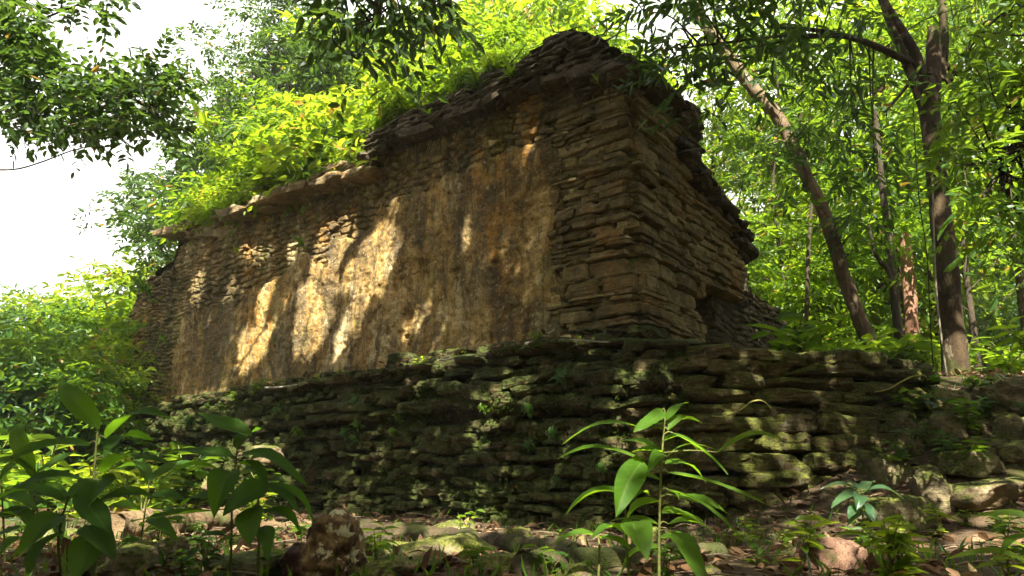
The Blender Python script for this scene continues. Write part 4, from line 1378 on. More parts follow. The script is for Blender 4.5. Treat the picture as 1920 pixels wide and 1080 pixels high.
wall_plant('big pale yellow-green leaves above the left thicket on the ruin', 405, 262, 55, 7, 6, MAT['leaf_yellow'], -0.2, 0.36)
wall_plant('fern-like green tuft hanging at the shoulder of the left wall end', 290, 560, 40, 16, 7, MAT['leaf_mid'], 0.12, 0.3)
wall_plant('small green tuft on the plaster below the left cornice slabs', 575, 470, 26, 9, 8, MAT['leaf_mid'], 0.1, 0.3)
wall_plant('small green tuft sprouting halfway up the left part of the wall', 318, 648, 22, 8, 9, MAT['leaf_mid'], 0.1, 0.3)
wall_plant('moss-green sprig in the wall stones just under the cornice gap', 452, 480, 18, 8, 10, MAT['leaf_bright'], 0.1, 0.3)

# sapling with a pale thin trunk on the cornice
def sapling():
    g = roof_point(694, 0.05)
    r = np.random.default_rng(3)
    t = thing('sapling', 'pale thin-trunked sapling standing on the cornice step', 'sapling', tuple(g))
    mb = MB()
    top = g + ZU * 1.15 + D * 0.05
    tube(mb, A([g - ZU * 0.15, g + ZU * 0.35 + D * 0.02, g + ZU * 0.75 - D * 0.02, top]), A([0.018, 0.014, 0.011, 0.007]), 8, 20, rough=0.1)
    for k in range(6):
        d = D * r.uniform(-1, 1) + N * r.uniform(-0.4, 0.6) - ZU * 0.5
        tube(mb, A([g, g + unit(d) * 0.2, g + unit(d) * 0.3 - ZU * 0.2]), A([0.012, 0.008, 0.003]), 5, 8)
    part('trunk', t, *mb.out(), MAT['root'])
    ml = MB()
    k = 36
    P = g + ZU * r.uniform(0.5, 1.25, (k, 1)) + r.normal(size=(k, 3)) * 0.06
    leaves(ml, *spray_arrays(r, P, rand_dirs(r, k) * A([1, 1, 0.4]), 0.3, 7, 0.13, 0.05), 'med')
    part('crown', t, *ml.out(), MAT['leaf_bright'], smooth=False)
sapling()

# ---------------- the two big trunks on the right
def px_path(pts, Y):
    return A([at(p[0], p[1], Y + (p[2] if len(p) > 2 else 0)) for p in pts])

def dark_tree():
    Y = 8.1
    r = np.random.default_rng(61)
    k = Y / FPX / 2
    g = at(1792, 725, Y)
    t = thing('forked_tree', 'dark straight-trunked tree forking into several limbs by the terrace top', 'tree', tuple(g))
    mb = MB()
    tube(mb, px_path([(1806, 770), (1797, 715), (1786, 620), (1775, 500), (1762, 380), (1750, 270), (1740, 195), (1732, 150)], Y), A([40, 26, 21.5, 20, 19, 18, 19, 19]) * k * 2 * 1.0, 22, 120, rough=0.10, seed=2, freq=5, flut=0.18)
    limbs = [([(1732, 185), (1718, 110), (1690, 60), (1655, 0), (1630, -70)], [13, 12, 10.5, 9, 8]),
             ([(1728, 190), (1704, 130), (1685, 80), (1660, 20), (1640, -60)], [10, 9, 8, 7, 6]),
             ([(1746, 190), (1750, 120), (1750, 78), (1748, 52)], [18, 15, 13, 10]),
             ([(1762, 150), (1768, 80), (1766, 0), (1764, -70)], [8, 7, 6, 5]),
             ([(1770, 150), (1776, 80), (1772, 10), (1770, -60)], [4, 3.5, 3, 2.5]),
             ([(1712, 120, 0), (1660, 95, -.2), (1610, 75, -.4), (1540, 58, -.7), (1440, 50, -1.1)], [8, 7, 6, 4.5, 3]),
             ([(1655, 92, -.2), (1600, 72, -.6), (1520, 70, -1), (1400, 90, -1.6)], [5, 4, 3, 2]),
             ([(1772, 120), (1800, 140), (1835, 113, -.3)], [6, 4, 3]),
             ([(1765, 130), (1786, 165), (1782, 130)], [5, 4, 2]),
             ([(1708, 150), (1690, 175), (1660, 210, -.3)], [4, 3, 2])]
    for P, w in limbs:
        tube(mb, px_path(P, Y), A(w) * k * 2, 12, 40, rough=0.10, seed=5, freq=7)
    P_, X_ = [], []
    regions = [(1210, 20, 6.2, 60), (1260, 60, 6.0, 60), (1320, 90, 6.0, 60), (1290, 20, 6.2, 60), (1380, 40, 6.2, 60), (1350, 130, 6.0, 55), (1290, 150, 5.8, 50), (1265, 120, 5.8, 45), (1440, 20, 6.6, 60),
               (1430, 100, 6.4, 55), (1480, 60, 6.8, 60), (1540, 30, 7.0, 60), (1590, 70, 7.2, 50), (1520, 110, 7, 50), (1620, 20, 7.4, 55), (1570, 140, 7.2, 45), 
               (1610, 180, 7.6, 40), (1650, 160, 7.6, 40), (1600, 240, 7.8, 45), (1640, 290, 8.0, 45), (1820, 10, 7.9, 40),
               (1640, 360, 8.2, 40), (1400, 10, 6, 60), (1330, -30, 5.8, 70), (1480, -40, 6.2, 70), (1600, -50, 6.6, 70)]
    ends = []
    limb0 = px_path([(1655, 92, -.2), (1600, 72, -.6), (1520, 66, -1), (1440, 70, -1.5), (1360, 80, -2.0), (1280, 90, -2.3)], Y)
    limb0 = resample(limb0, 60)
    tube(mb, limb0, np.linspace(5, 1.2, 60) * k * 2, 7, 60, rough=0.1)
    for x, y, Yc, rad in regions:
        c = at(x, y, Yc)
        j = np.argmin(np.linalg.norm(limb0 - c, axis=1))
        tube(mb, A([limb0[j], (limb0[j] + c) / 2 + A([0, 0, 0.12]), c]), A([0.012, 0.008, 0.003]), 5, 10)
        n = int(rad / 60 * 9)
        R0 = rad / FPX * Yc
        for q in range(n):
            P_.append(c + r.normal(size=3) * R0 * 0.75)
            d = r.normal(size=3) * A([1, 1, 0.35])
            X_.append(d + (c - limb0[j]) * 0.5)
    P_, X_ = A(P_), A(X_)
    part('trunk', t, *mb.out(), MAT['bark'])
    ml = MB()
    leaves(ml, *spray_arrays(r, P_, X_, r.uniform(0.25, 0.5, len(P_)), 9, 0.165, 0.05, droop=0.55), 'med')
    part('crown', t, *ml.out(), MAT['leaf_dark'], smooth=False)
dark_tree()

def leaning_tree():
    Y = 9.6
    r = np.random.default_rng(62)
    k = Y / FPX / 2
    pts = [(1662, 705), (1640, 660), (1616, 610), (1590, 540), (1568, 470), (1545, 400), (1515, 335), (1485, 270), (1455, 215), (1408, 162), (1370, 110), (1330, 60), (1300, 0), (1285, -80)]
    g = at(1652, 690, Y)
    t = thing('leaning_tree', 'leaning curved tree with a pale trunk bending up to the left', 'tree', tuple(g))
    mb = MB()
    tube(mb, px_path(pts, Y), A([36, 30, 27, 26, 25, 25, 25, 26, 27, 26, 24, 22, 20, 17]) * k, 18, 150, rough=0.13, seed=9, freq=5)
    P_, X_ = [], []
    for x, y, rad in ((1500, 305, 30), (1480, 240, 30), (1520, 260, 40), (1550, 200, 45), (1440, 270, 25), (1470, 340, 25), (1590, 420, 30), (1400, 110, 45), (1340, 50, 50), (1300, -20, 60), (1260, 60, 50), (1420, 40, 50), (1360, -40, 60), (1560, 330, 30), (1620, 430, 30)):
        c = at(x, y, Y - 0.3)
        pp = px_path(pts, Y)
        j = np.argmin(np.linalg.norm(pp - c, axis=1))
        tube(mb, A([pp[j], (pp[j] + c) / 2 + A([0, 0, 0.06]), c]), A([0.016, 0.01, 0.004]), 5, 8)
        for q in range(int(rad / 5)):
            P_.append(c + r.normal(size=3) * rad / FPX * Y * 0.7)
            X_.append(r.normal(size=3) * A([1, 1, 0.4]))
    part('trunk', t, *mb.out(), MAT['barkpale'])
    ml = MB()
    leaves(ml, *spray_arrays(r, A(P_), A(X_), 0.4, 9, 0.16, 0.055, droop=0.5), 'med')
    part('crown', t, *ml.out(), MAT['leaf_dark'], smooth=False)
leaning_tree()

def back_trunk(label, pts, w, Y, mat, name='bare_trunk'):
    g = at(pts[0][0], pts[0][1], Y)
    gz = ground_z(A([g[0]]), A([g[1]]))[0] - 0.15
    t = thing(name, label, 'tree', (g[0], g[1], gz))
    P = px_path(pts, Y)
    if P[0][2] > gz:
        P = np.vstack([[P[0][0], P[0][1], gz], P])
        w = [w[0] * 1.1] + list(w)
    mb = MB()
    tube(mb, P, A(w) * Y / FPX / 2, 12, 60, rough=0.12, seed=int(pts[0][0]), freq=5)
    part('trunk', t, *mb.out(), MAT[mat])
    r = np.random.default_rng(int(pts[0][0]))
    c = P[-1]
    k = 40
    PP = c + r.normal(size=(k, 3)) * A([0.9, 0.9, 0.7])
    mb = MB()
    leaves(mb, *spray_arrays(r, PP, rand_dirs(r, k) * A([1, 1, .4]), 0.5, 9, 0.18, 0.07), 'low')
    part('crown', t, *mb.out(), MAT['leaf_mid'], smooth=False)
back_trunk('pinkish peeling trunk between the leaning tree and the dark forked tree', [(1712, 650), (1706, 560), (1700, 490), (1696, 440)], [26, 25, 23, 18], 11.4, 'barkred')
back_trunk('thin black trunk touching the pinkish peeling trunk', [(1684, 620), (1674, 520), (1664, 430), (1652, 330), (1640, 200)], [16, 15, 14, 12, 8], 10.3, 'barkdark')
back_trunk('slim dark branch-like trunk slanting beside the thin black trunk', [(1672, 530), (1650, 490), (1640, 470), (1628, 420)], [9, 8, 7, 5], 10.2, 'barkdark')
back_trunk('thin dark sapling trunk in the gap between the ruin and the leaning tree', [(1512, 640), (1514, 540), (1516, 470), (1524, 360)], [9, 8, 7, 5], 11.5, 'barkdark')
back_trunk('pale short length of trunk seen through leaves left of the fork', [(1648, 250), (1658, 150), (1668, 100), (1680, 20)], [15, 14, 14, 12], 12.5, 'bark')

def vine(name, label, cat, P, w, mat, group=None, n=50):
    mb = MB()
    tube(mb, P, w, 7, n, rough=0.1, freq=12)
    V, F = mb.out()
    return single(name, label, cat, V, F, MAT[mat], group)
vine('liana', 'pale straight liana against the left side of the dark trunk', 'vine', px_path([(1776, 712), (1766, 640), (1757, 560), (1752, 470), (1748, 330)], 7.75), 0.011, 'stick')
vine('liana', 'thin dark liana hanging just left of the pale liana', 'vine', px_path([(1750, 690), (1744, 600), (1738, 480), (1722, 360), (1712, 200)], 8.6), 0.007, 'barkdark')
vine('tendril', 'curved yellow-green tendril on the slabs below the dark tree', 'vine', px_path([(1640, 735), (1665, 730), (1690, 716), (1712, 706), (1732, 704), (1741, 713)], 6.2), A([.004, .007, .008, .008, .006, .002]), 'tendril')
vine('tendril', 'curved yellow-green tendril by the sunlit corner stone of the platform', 'vine', px_path([(1335, 780), (1362, 780), (1392, 766), (1410, 753), (1430, 752), (1447, 766)], 5.45), A([.004, .006, .007, .007, .005, .002]), 'tendril')
vine('twig', 'bare thin twig against the white sky below the overhanging branch', 'twig', px_path([(-30, 318), (30, 317), (80, 303), (130, 284), (165, 276), (195, 277)], 6), A([.009, .008, .007, .006, .005, .003]), 'barkdark')

# ---------------- boughs hanging into the frame
def bough(label, Y, limbs, blobs, L, W, mat, seed, droop=0.35, nl=9, kind='med', dens=1.0, barkm='barkdark', name='overhanging_bough'):
    r = np.random.default_rng(seed)
    g = at(limbs[0][0][0][0], limbs[0][0][0][1], Y)
    t = thing(name, label, 'bough', tuple(g))
    mb = MB()
    LP = []
    for P, w in limbs:
        pp = px_path(P, Y)
        LP.append(resample(pp, 40))
        tube(mb, pp, A(w) * Y / FPX / 2, 8, 40, rough=0.12, seed=seed, freq=9)
    LP = np.concatenate(LP)
    P_, X_ = [], []
    for x, y, rad in blobs:
        dY = r.uniform(-0.6, 0.6)
        c = at(x, y, Y + dY)
        j = np.argmin(np.linalg.norm(LP - c, axis=1))
        tube(mb, A([LP[j], (LP[j] + c) / 2 + r.normal(size=3) * 0.05, c]), A([0.009, 0.006, 0.002]), 5, 9)
        for q in range(max(2, int(rad * dens / 6))):
            P_.append(c + r.normal(size=3) * rad / FPX * Y * 0.62)
            X_.append(r.normal(size=3) * A([1, 1, .45]) + unit(c - LP[j]) * 0.6)
    part('branch', t, *mb.out(), MAT[barkm])
    ml = MB()
    leaves(ml, *spray_arrays(r, A(P_), A(X_), r.uniform(2.0, 3.6, len(P_)) * L, nl, L, W, droop), kind)
    part('foliage', t, *ml.out(), MAT[mat], smooth=False)

rb = np.random.default_rng(5)
bl = []
for x in range(-20, 320, 26):
    for y in range(0, 290, 24):
        lo = np.interp(x, [-20, 60, 150, 230, 320], [230, 245, 262, 270, 250])
        hi = np.interp(x, [-20, 50, 80, 140, 200, 250, 320], [0, 10, 60, 120, 125, 118, 118])
        if hi + 8 < y < lo - 8 and rb.random() < 0.85:
            bl.append((x + rb.uniform(-9, 9), y + rb.uniform(-9, 9), 20))
for x, y in ((20, 5), (55, 20), (95, -5), (140, 8), (180, -5), (205, 8), (5, 60), (40, 60), (75, 80), (60, 110), (110, 120)):
    bl.append((x, y, 17))
bough('dark small-leaved bough spreading in from the upper left across the white sky', 6.0,
      [([(-60, 140), (0, 152), (70, 162), (150, 172), (230, 182), (285, 200)], [22, 18, 15, 12, 10, 6]), ([(-60, 60), (0, 20), (60, -10)], [18, 14, 12]), ([(70, 40), (130, 15), (200, -10)], [5, 4, 3])],
      bl, 0.10, 0.05, 'leaf_dark', 71, droop=0.25, dens=2.6)
bl = [(620 + rb.uniform(0, 215), rb.uniform(-80, 48), 16) for i in range(44)]
bl = [b for b in bl if b[1] < np.interp(b[0], [580, 640, 690, 760, 880], [40, 110, 130, 90, 30])]
bl += [(650, 96, 10), (690, 118, 10), (700, 90, 12), (620, 70, 10), (660, 50, 14), (840, 30, 14), (740, 50, 16)]
bough('dark large-leaved bough hanging from the top edge above the ruin', 4.6, [([(760, -160), (740, -60), (700, 40), (670, 110)], [16, 12, 8, 4]), ([(740, -60), (820, -10), (860, 30)], [9, 6, 4])],
      bl, 0.135, 0.058, 'leaf_deep', 72, droop=0.8, nl=8, dens=1.0)
bl = []
for x in range(1790, 1990, 24):
    for y in range(-20, 480, 30):
        lo = np.interp(x, [1790, 1830, 1930], [110, 60, -60])
        b_ = np.interp(x, [1790, 1840, 1930], [330, 420, 480])
        if lo < y < b_ and rb.random() < 0.8:
            bl.append((x + rb.uniform(-10, 10), y + rb.uniform(-10, 10), 22))
bough('dense green curtain of small leaves hanging along the right edge', 4.2, [([(2080, -80), (2000, 60), (1930, 200), (1880, 320)], [26, 18, 10, 4]), ([(2010, 40), (1900, 20), (1840, 60)], [10, 7, 3])],
      bl, 0.085, 0.034, 'leaf_mid', 73, droop=0.4, dens=0.9)

for x_, y_, k_, s_ in ((-9, -9, 'tall', 1.0), (-3, -12, 'tall2', 1.0), (3, -10, 'tall', 1.05), (9, -8, 'tall2', 1.0), (14, -2, 'tall', 1.0), (-13, -3, 'tall', 1.0), (-6, -7, 'mound', 1.3), (0, -8, 'mound', 1.4), (6, -6, 'mound', 1.3), (11, -4, 'mound', 1.4), (-11, 0, 'mound', 1.3), (13, 3, 'mound', 1.3), (-16, -12, 'tall', 1.1), (-9, -15, 'tall', 1.1), (0, -16, 'tall', 1.1), (8, -14, 'tall', 1.1), (16, -10, 'tall', 1.1), (19, -3, 'tall', 1.0), (-18, -5, 'tall', 1.0), (-4, -9, 'mound', 1.7), (4, -9, 'mound', 1.7), (9, -5, 'mound', 1.5), (-8, -4, 'mound', 1.5), (-2, -5, 'bush', 1.2), (4, -4.5, 'bush', 1.2)):  # out-of-view trees added to keep sky light off the ruin
    dup(pool[k_], (x_, y_, float(ground_z(A([x_]), A([y_]))[0])), R_.uniform(0, 6), s_, 'unseen tree or shrub added behind the viewer to block sky light', 'unseen growth added behind the viewer to block sky light')

HAZE = 0.001
# ------------------------------------------------------------------ unseen canopy: leaves set to shade the ruin, cut away where sun should fall
# light gaps as ellipses (pixel centre, half sizes, slant): where sun reaches the wall, the platform and the floor
GAPS = [(692, 350, 11, 36, .25), (636, 420, 22, 50, .15), (614, 490, 20, 50, .2), (598, 575, 25, 66, .15), (580, 640, 20, 34, .1), (712, 476, 27, 44, .4), (694, 528, 34, 50, .35), (672, 596, 14, 36, .3),
        (498, 560, 11, 32, .35), (480, 640, 17, 44, .35), (476, 458, 24, 14, 0), (430, 545, 6, 20, .3), (372, 545, 7, 24, .2), (455, 690, 8, 14, .2), (787, 590, 9, 40, .5), (765, 620, 8, 20, .4),
        (990, 562, 6, 16, .4), (1000, 285, 9, 24, .3), (935, 262, 5, 9, 0), (876, 440, 4, 24, .1), (545, 470, 8, 20, .2), (640, 650, 10, 24, .2), (740, 395, 6, 16, .3),
        (1178, 742, 26, 18, 0), (1172, 772, 22, 8, 0), (1318, 722, 34, 14, 0), (1312, 768, 22, 16, 0), (950, 730, 14, 18, 0), (945, 760, 20, 22, .2), (990, 790, 12, 18, .2), (900, 815, 14, 26, .2), (1000, 740, 8, 10, 0),
        (800, 925, 14, 16, .2), (838, 965, 18, 26, .3), (895, 950, 16, 36, .2), (905, 980, 26, 14, 0), (705, 978, 40, 10, 0), (1570, 1045, 60, 26, 0), (1720, 920, 16, 20, 0), (1255, 690, 16, 8, 0), (600, 905, 10, 8, 0),
        (110, 985, 70, 24, 0), (250, 985, 60, 20, 0), (410, 925, 40, 30, 0), (450, 860, 60, 24, 0), (1870, 1010, 60, 30, 0), 
        (1900, 880, 30, 10, 0), (1830, 790, 16, 8, 0), (400, 755, 40, 10, 0), (330, 800, 40, 18, 0), (30, 950, 40, 30, 0)]
def in_gap(x, y):
    m = np.zeros(len(x), bool)
    q = np.stack([x / 26, y / 26, x * 0], -1)
    wob = 1 + 0.9 * fbm(q, 3, 77)
    for gx, gy, a, b, sl in GAPS:
        dx, dy = x - gx, y - gy
        dx = dx + sl * dy
        g = 11 if a >= 14 else 5
        m |= (dx / (a + g)) ** 2 + (dy / (b + g)) ** 2 < wob
    return m

def sun_hit(P):
    """where a sun ray through P lands: returns (pixel x, y, kind) kind 0 ground, 1 wall, 2 platform, 3 over the wall, 4 elsewhere"""
    k = len(P)
    kind = np.zeros(k, int)
    best = np.full(k, 1e9)
    for kd, off in ((1, 0.05), (2, 0.52)):
        t = ((P - (CORNER + N * off)) @ N) / (SUN @ N)
        Q = P - SUN * t[:, None]
        s, z = (Q - CORNER) @ D, Q[:, 2]
        if kd == 1:
            ok = (s > -0.1) & (s < LWALL + 0.3) & (z > 1.5) & (t > 0)
            over = ok & (z > ztop(s))
            ok = ok & ~over
        else:
            ok = (s > -0.6) & (s < LWALL + 1) & (z > 0) & (z < 1.75) & (t > 0)
        u = ok & (t < best)
        best[u] = t[u]
        kind[u] = kd
    t = (P[:, 2] - 0.15) / SUN[2]
    u = t < best
    best[u] = t[u]
    kind[u] = 0
    kind[over & (kind == 0)] = 3
    Q = P - SUN * best[:, None]
    x, y, f = pix(Q)
    return x, y, kind, Q

def overhead():
    r = np.random.default_rng(91)
    targets = []
    def add(P): targets.append(np.asarray(P))
    n = 2300
    s = r.uniform(-0.3, LWALL + 0.4, n); z = r.uniform(1.4, 5.6, n)
    ok = z < ztop(s) + 0.1
    add((CORNER + D * s[:, None] + ZU * z[:, None])[ok])
    s = r.uniform(-0.8, LWALL + 1.2, 600)
    add(CORNER + N * 0.5 + D * s[:, None] + ZU * r.uniform(0, 1.7, (600, 1)))
    b = r.uniform(0, 6.5, 1000)
    z = r.uniform(1.4, 5.6, 1000)
    ok = z < np.interp(b, [0, 1.4, 2.9, 5, 6.5], [5.6, 5.0, 3.9, 3.4, 3.2])
    add((CORNER + E * b[:, None] + ZU * z[:, None])[ok])
    n = 1500
    X, Y = r.uniform(-5.5, 9.5, n), r.uniform(0.5, 11.5, n)
    ok = ~((X < 0.8) & (Y > 6.8)) & ~((X < -2) & (Y > 4.6) ) & ~((X > 7.5) & (Y > 9))
    P = np.stack([X, Y, ground_z(X, Y)], -1)
    add(P[ok])
    n = 150
    add(np.stack([r.uniform(1.0, 5.2, n), r.uniform(5.6, 7.4, n), r.uniform(0.0, 1.5, n)], -1))
    n = 60
    X, Y = r.uniform(-3.5, 4.0, n), r.uniform(2.6, 6.0, n)
    add(np.stack([X, Y, ground_z(X, Y)], -1))
    # the shadow volume of the foreground plants
    n = 260
    add(np.stack([r.uniform(-2.5, 2.2, n), r.uniform(1.8, 3.4, n), r.uniform(0.2, 0.9, n)], -1))
    # trunks on the right
    n = 200
    add(np.stack([r.uniform(3.8, 7.5, n), r.uniform(6.5, 9.5, n), r.uniform(1.2, 5.5, n)], -1))
    T = np.concatenate(targets)
    # lift each target up its sun ray until it is above the frame
    t = r.uniform(7.0, 10.5, len(T))
    for it in range(60):
        P = T + SUN * t[:, None]
        x, y, f = pix(P)
        vis = (f > -0.2) & (y > -170) & (x > -300) & (x < 2250)
        low = P[:, 2] < 5.5
        m = vis | low
        if not m.any():
            break
        t[m] += 0.35
    P = T + SUN * t[:, None]
    k = len(P)
    lp, lx, ln_, lL, lW = spray_arrays(r, P + r.normal(size=P.shape) * 0.18, rand_dirs(r, k) * A([1, 1, 0.3]), 0.55, 9, 0.22, 0.105, 0.25, 0.5)
    cen = lp + unit(lx) * (lL * 0.5)[:, None]
    x, y, kind, Q = sun_hit(cen)
    drop = in_gap(x, y) & (kind < 3)
    drop |= (Q[:, 0] < -4.6) & (Q[:, 1] > 7.5) & (kind == 0) & (r.random(len(x)) < 0.85)
    drop |= (kind == 3) & (r.random(len(x)) < 0.78)
    # leaves also thinned out to let sun onto the foreground plants
    for (gx, gy, gY, gr, pr) in ((1230, 850, 2.6, 0.30, 0.75), (150, 800, 2.7, 0.25, 0.5), (1880, 1000, 2.4, 0.25, 0.7)):
        v = cen - at(gx, gy, gY)
        dl = np.linalg.norm(v - (v @ SUN)[:, None] * SUN, axis=1)
        drop |= (dl < gr) & (r.random(len(x)) < pr)
    px_, py_, f = pix(cen)
    drop |= (f > 0) & (py_ > -40) & (px_ > -60) & (px_ < 1980)
    keep = ~drop
    lp, lx, ln_, lL, lW, cen = lp[keep], lx[keep], ln_[keep], lL[keep], lW[keep], cen[keep]
    # shared out between unseen trees put in to carry this canopy
    trees = [(A([-6.2, -2.5, 0]), 'unseen canopy tree shaped to shade the ruin, behind and left of the viewer'), (A([4.8, -2.8, 0]), 'unseen canopy tree shaped to shade the ruin, behind the viewer on the path side'), (A([10.5, 3.2, 0]), 'unseen canopy tree shaped to shade the ruin, beyond the right edge'), (A([-10.5, 5.0, 0]), 'unseen canopy tree shaped to shade the ruin, beyond the left edge')]
    ctr = A([t_[0] for t_ in trees])
    who = np.argmin(np.linalg.norm(cen[:, None, :2] - ctr[None, :, :2], axis=2) + 0.5 * vnoise(cen[:, None] * 0.7 + np.arange(4)[None, :, None] * 9, 2), 1)
    for i, (c, lab) in enumerate(trees):
        c = A([c[0], c[1], ground_z(A([c[0]]), A([c[1]]))[0] - 0.2])
        t_ = thing('shade_canopy_tree', lab, 'tree', tuple(c))
        mb = MB()
        top = c + A([0.4, 0.6, 8.5])
        tube(mb, A([c, c + A([0.1, 0.05, 3]), c + A([0.3, 0.3, 6]), top]), A([0.34, 0.26, 0.2, 0.1]), 14, 50, rough=0.12, seed=i)
        sel = np.where(who == i)[0]
        if len(sel) == 0:
            continue
        for q in r.choice(sel, min(46, len(sel)), replace=False):
            e = lp[q]
            b = c + (top - c) * r.uniform(0.55, 0.97)
            m = (b + e) / 2 + A([0, 0, 0.4])
            L_ = np.linalg.norm(e - b)
            # skip limbs that would cross the picture
            xx, yy, ff = pix(resample(A([b, m, e]), 12))
            if ((ff > 0) & (yy > -20) & (xx > -20) & (xx < 1940)).any():
                continue
            tube(mb, A([b, m, e]), A([0.05, 0.03, 0.008]) * (0.4 + L_ / 8), 6, 14)
        part('trunk', t_, *mb.out(), MAT['bark'])
        ml = MB()
        leaves(ml, lp[sel], lx[sel], ln_[sel], lL[sel], lW[sel], 'low')
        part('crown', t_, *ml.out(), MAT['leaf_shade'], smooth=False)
overhead()

# ------------------------------------------------------------------ herbs and small plants
def make_herb(seed, n, L, W, H, mat, name='herb', kind='med', wide=0.5):
    r = np.random.default_rng(seed)
    t = thing(name, 'herb', 'plant', (0, 0, 0))
    mb, ml = MB(), MB()
    ns = r.integers(2, 5)
    P, X, Nn = [], [], []
    for s_ in range(ns):
        a = r.uniform(0, 6.28)
        top = A([math.cos(a) * H * wide * r.uniform(.2, 1), math.sin(a) * H * wide * r.uniform(.2, 1), H * r.uniform(0.7, 1)])
        tube(mb, A([[0, 0, -0.03], top * A([.3, .3, .6]), top]), A([0.005, 0.004, 0.002]), 5, 8)
        for k in range(n):
            q = (k + 1) / n
            p = top * A([.3, .3, .6]) * q if q < 0.5 else top * A([.3, .3, .6]) * (1 - (q - .5) * 2) + top * (q - .5) * 2
            b = k * 2.4 + r.uniform(-.4, .4)
            P.append(p); X.append([math.cos(b), math.sin(b), r.uniform(-.3, .5)]); Nn.append([r.normal() * .3, r.normal() * .3, 1])
    leaves(ml, A(P), A(X), A(Nn), L * r.uniform(0.6, 1.15, len(P)), W * r.uniform(0.7, 1.15, len(P)), kind)
    part('stem', t, *mb.out(), MAT['stem'], world=False)
    part('foliage', t, *ml.out(), MAT[mat], world=False)
    return t
herbs = [make_herb(1, 7, 0.13, 0.055, 0.28, 'leaf_bright', kind='high'), make_herb(2, 6, 0.16, 0.05, 0.34, 'leaf_yellow', kind='high'), make_herb(3, 8, 0.09, 0.045, 0.2, 'leaf_mid', kind='high'),
         make_herb(4, 6, 0.11, 0.06, 0.16, 'leaf_mid', kind='high'), make_herb(5, 9, 0.14, 0.035, 0.3, 'leaf_bright', kind='high')]
used_h = set()
R2 = np.random.default_rng(202)
def herb(i, p, sc_, label, group, mat=None, tilt=(0, 0)):
    o = herbs[i]
    rot = R2.uniform(0, 6.28)
    if i in used_h:
        o = dup(o, tuple(p), rot, sc_, label, group, tilt)
    else:
        used_h.add(i)
        o.location = tuple(p); o.rotation_euler = (tilt[0], tilt[1], rot); o.scale = (sc_,) * 3
        o['label'] = label; o['group'] = group
    if mat:
        tint(o, MAT[mat])
    return o

LH, GH = 'sunlit yellow-green herb in the undergrowth left of the platform', 'herbs in the sunlit undergrowth on the left'
for k in range(80):
    x, y = R2.uniform(-40, 330) if k % 3 else R2.uniform(200, 540), R2.uniform(880, 985)
    p = ground_hit(x, y)
    if (p - CORNER) @ N < 0.75: continue
    herb(R2.integers(0, 5), p, R2.uniform(0.8, 1.9), LH, GH, R2.choice(['leaf_yellow', 'leaf_bright', 'leaf_yellow', 'leaf_mid']))
for k in range(46):
    X, Y = R2.uniform(-9.5, -3.6), R2.uniform(8.0, 12.5)
    p = A([X, Y, ground_z(A([X]), A([Y]))[0]])
    if (p - CORNER) @ N < 0.75: continue
    herb(R2.integers(0, 5), p, R2.uniform(1.6, 3.4), LH, GH, R2.choice(['leaf_yellow', 'leaf_bright', 'leaf_mid']))
LG, GG = 'small green plant sprouting on the mossy platform ledge', 'small plants along the platform ledge'
for k in range(34):
    s = R2.uniform(0.3, LWALL + 0.6)
    s = s if R2.random() < 0.5 else R2.uniform(4.5, LWALL + 0.6)
    p = CORNER + D * s + N * R2.uniform(0.3, 0.6) + ZU * (float(zled(s)) - 0.04 - R2.uniform(0, 0.12))
    herb(R2.integers(0, 5), p, R2.uniform(0.35, 0.95), LG, GG, R2.choice(['leaf_bright', 'leaf_mid', 'leaf_mid']), (R2.uniform(-.5, .5), R2.uniform(-.5, .5)))
LF, GF = 'small green plant growing out of the joints of the platform stones', 'small plants in the joints of the platform'
for k in range(36):
    s = R2.uniform(-0.2, LWALL)
    p = CORNER + D * s + N * 0.56 + ZU * R2.uniform(0.15, 1.45)
    ax = math.radians(R2.uniform(30, 75))
    o = herb(R2.integers(2, 4), p, R2.uniform(0.4, 0.9), LF, GF, R2.choice(['leaf_mid', 'leaf_mid', 'leaf_bright']))
    from mathutils import Vector as _V
    o.rotation_euler = _V(tuple(N * 0.9 + ZU * 0.5)).to_track_quat('Z', 'Y').to_euler()
LR, GR2 = 'thin yellow-green herb on the leaf-strewn floor in the lower right', 'herbs on the forest floor in the lower right'
for k in range(18):
    p = ground_hit(R2.uniform(1380, 1930), R2.uniform(960, 1110))
    herb(R2.choice([1, 2, 4, 0]), p, R2.uniform(0.35, 0.8), LR, GR2, R2.choice(['leaf_yellow', 'leaf_bright', 'leaf_mid']))
LM, GM = 'low green herb among the logs and mossy rocks of the foreground', 'herbs among the foreground logs'
for k in range(15):
    p = ground_hit(R2.uniform(600, 1380), R2.uniform(985, 1100))
    herb(R2.integers(0, 5), p, R2.uniform(0.3, 0.75), LM, GM, R2.choice(['leaf_mid', 'leaf_bright', 'leaf_mid']))
for k in range(14):
    p = ground_hit(R2.uniform(0, 600), R2.uniform(1010, 1100))
    herb(R2.integers(0, 5), p, R2.uniform(0.3, 0.8), 'low green herb between the rocks under the broad-leaved plants', 'herbs under the broad-leaved plants', R2.choice(['leaf_mid', 'leaf_dark', 'leaf_mid']))
LT2, GT2 = 'small shaded plant on the slope of fallen stones by the terrace', 'plants on the stony slope at the right'
for k in range(24):
    p = ground_hit(R2.uniform(1640, 1930), R2.uniform(715, 900))
    herb(R2.integers(0, 5), p, R2.uniform(0.4, 1.0), LT2, GT2, R2.choice(['leaf_mid', 'leaf_cool', 'leaf_mid']))
LK, GK = 'large-leaved ground plant at the forest edge behind the terrace', 'plants at the forest edge behind the terrace'
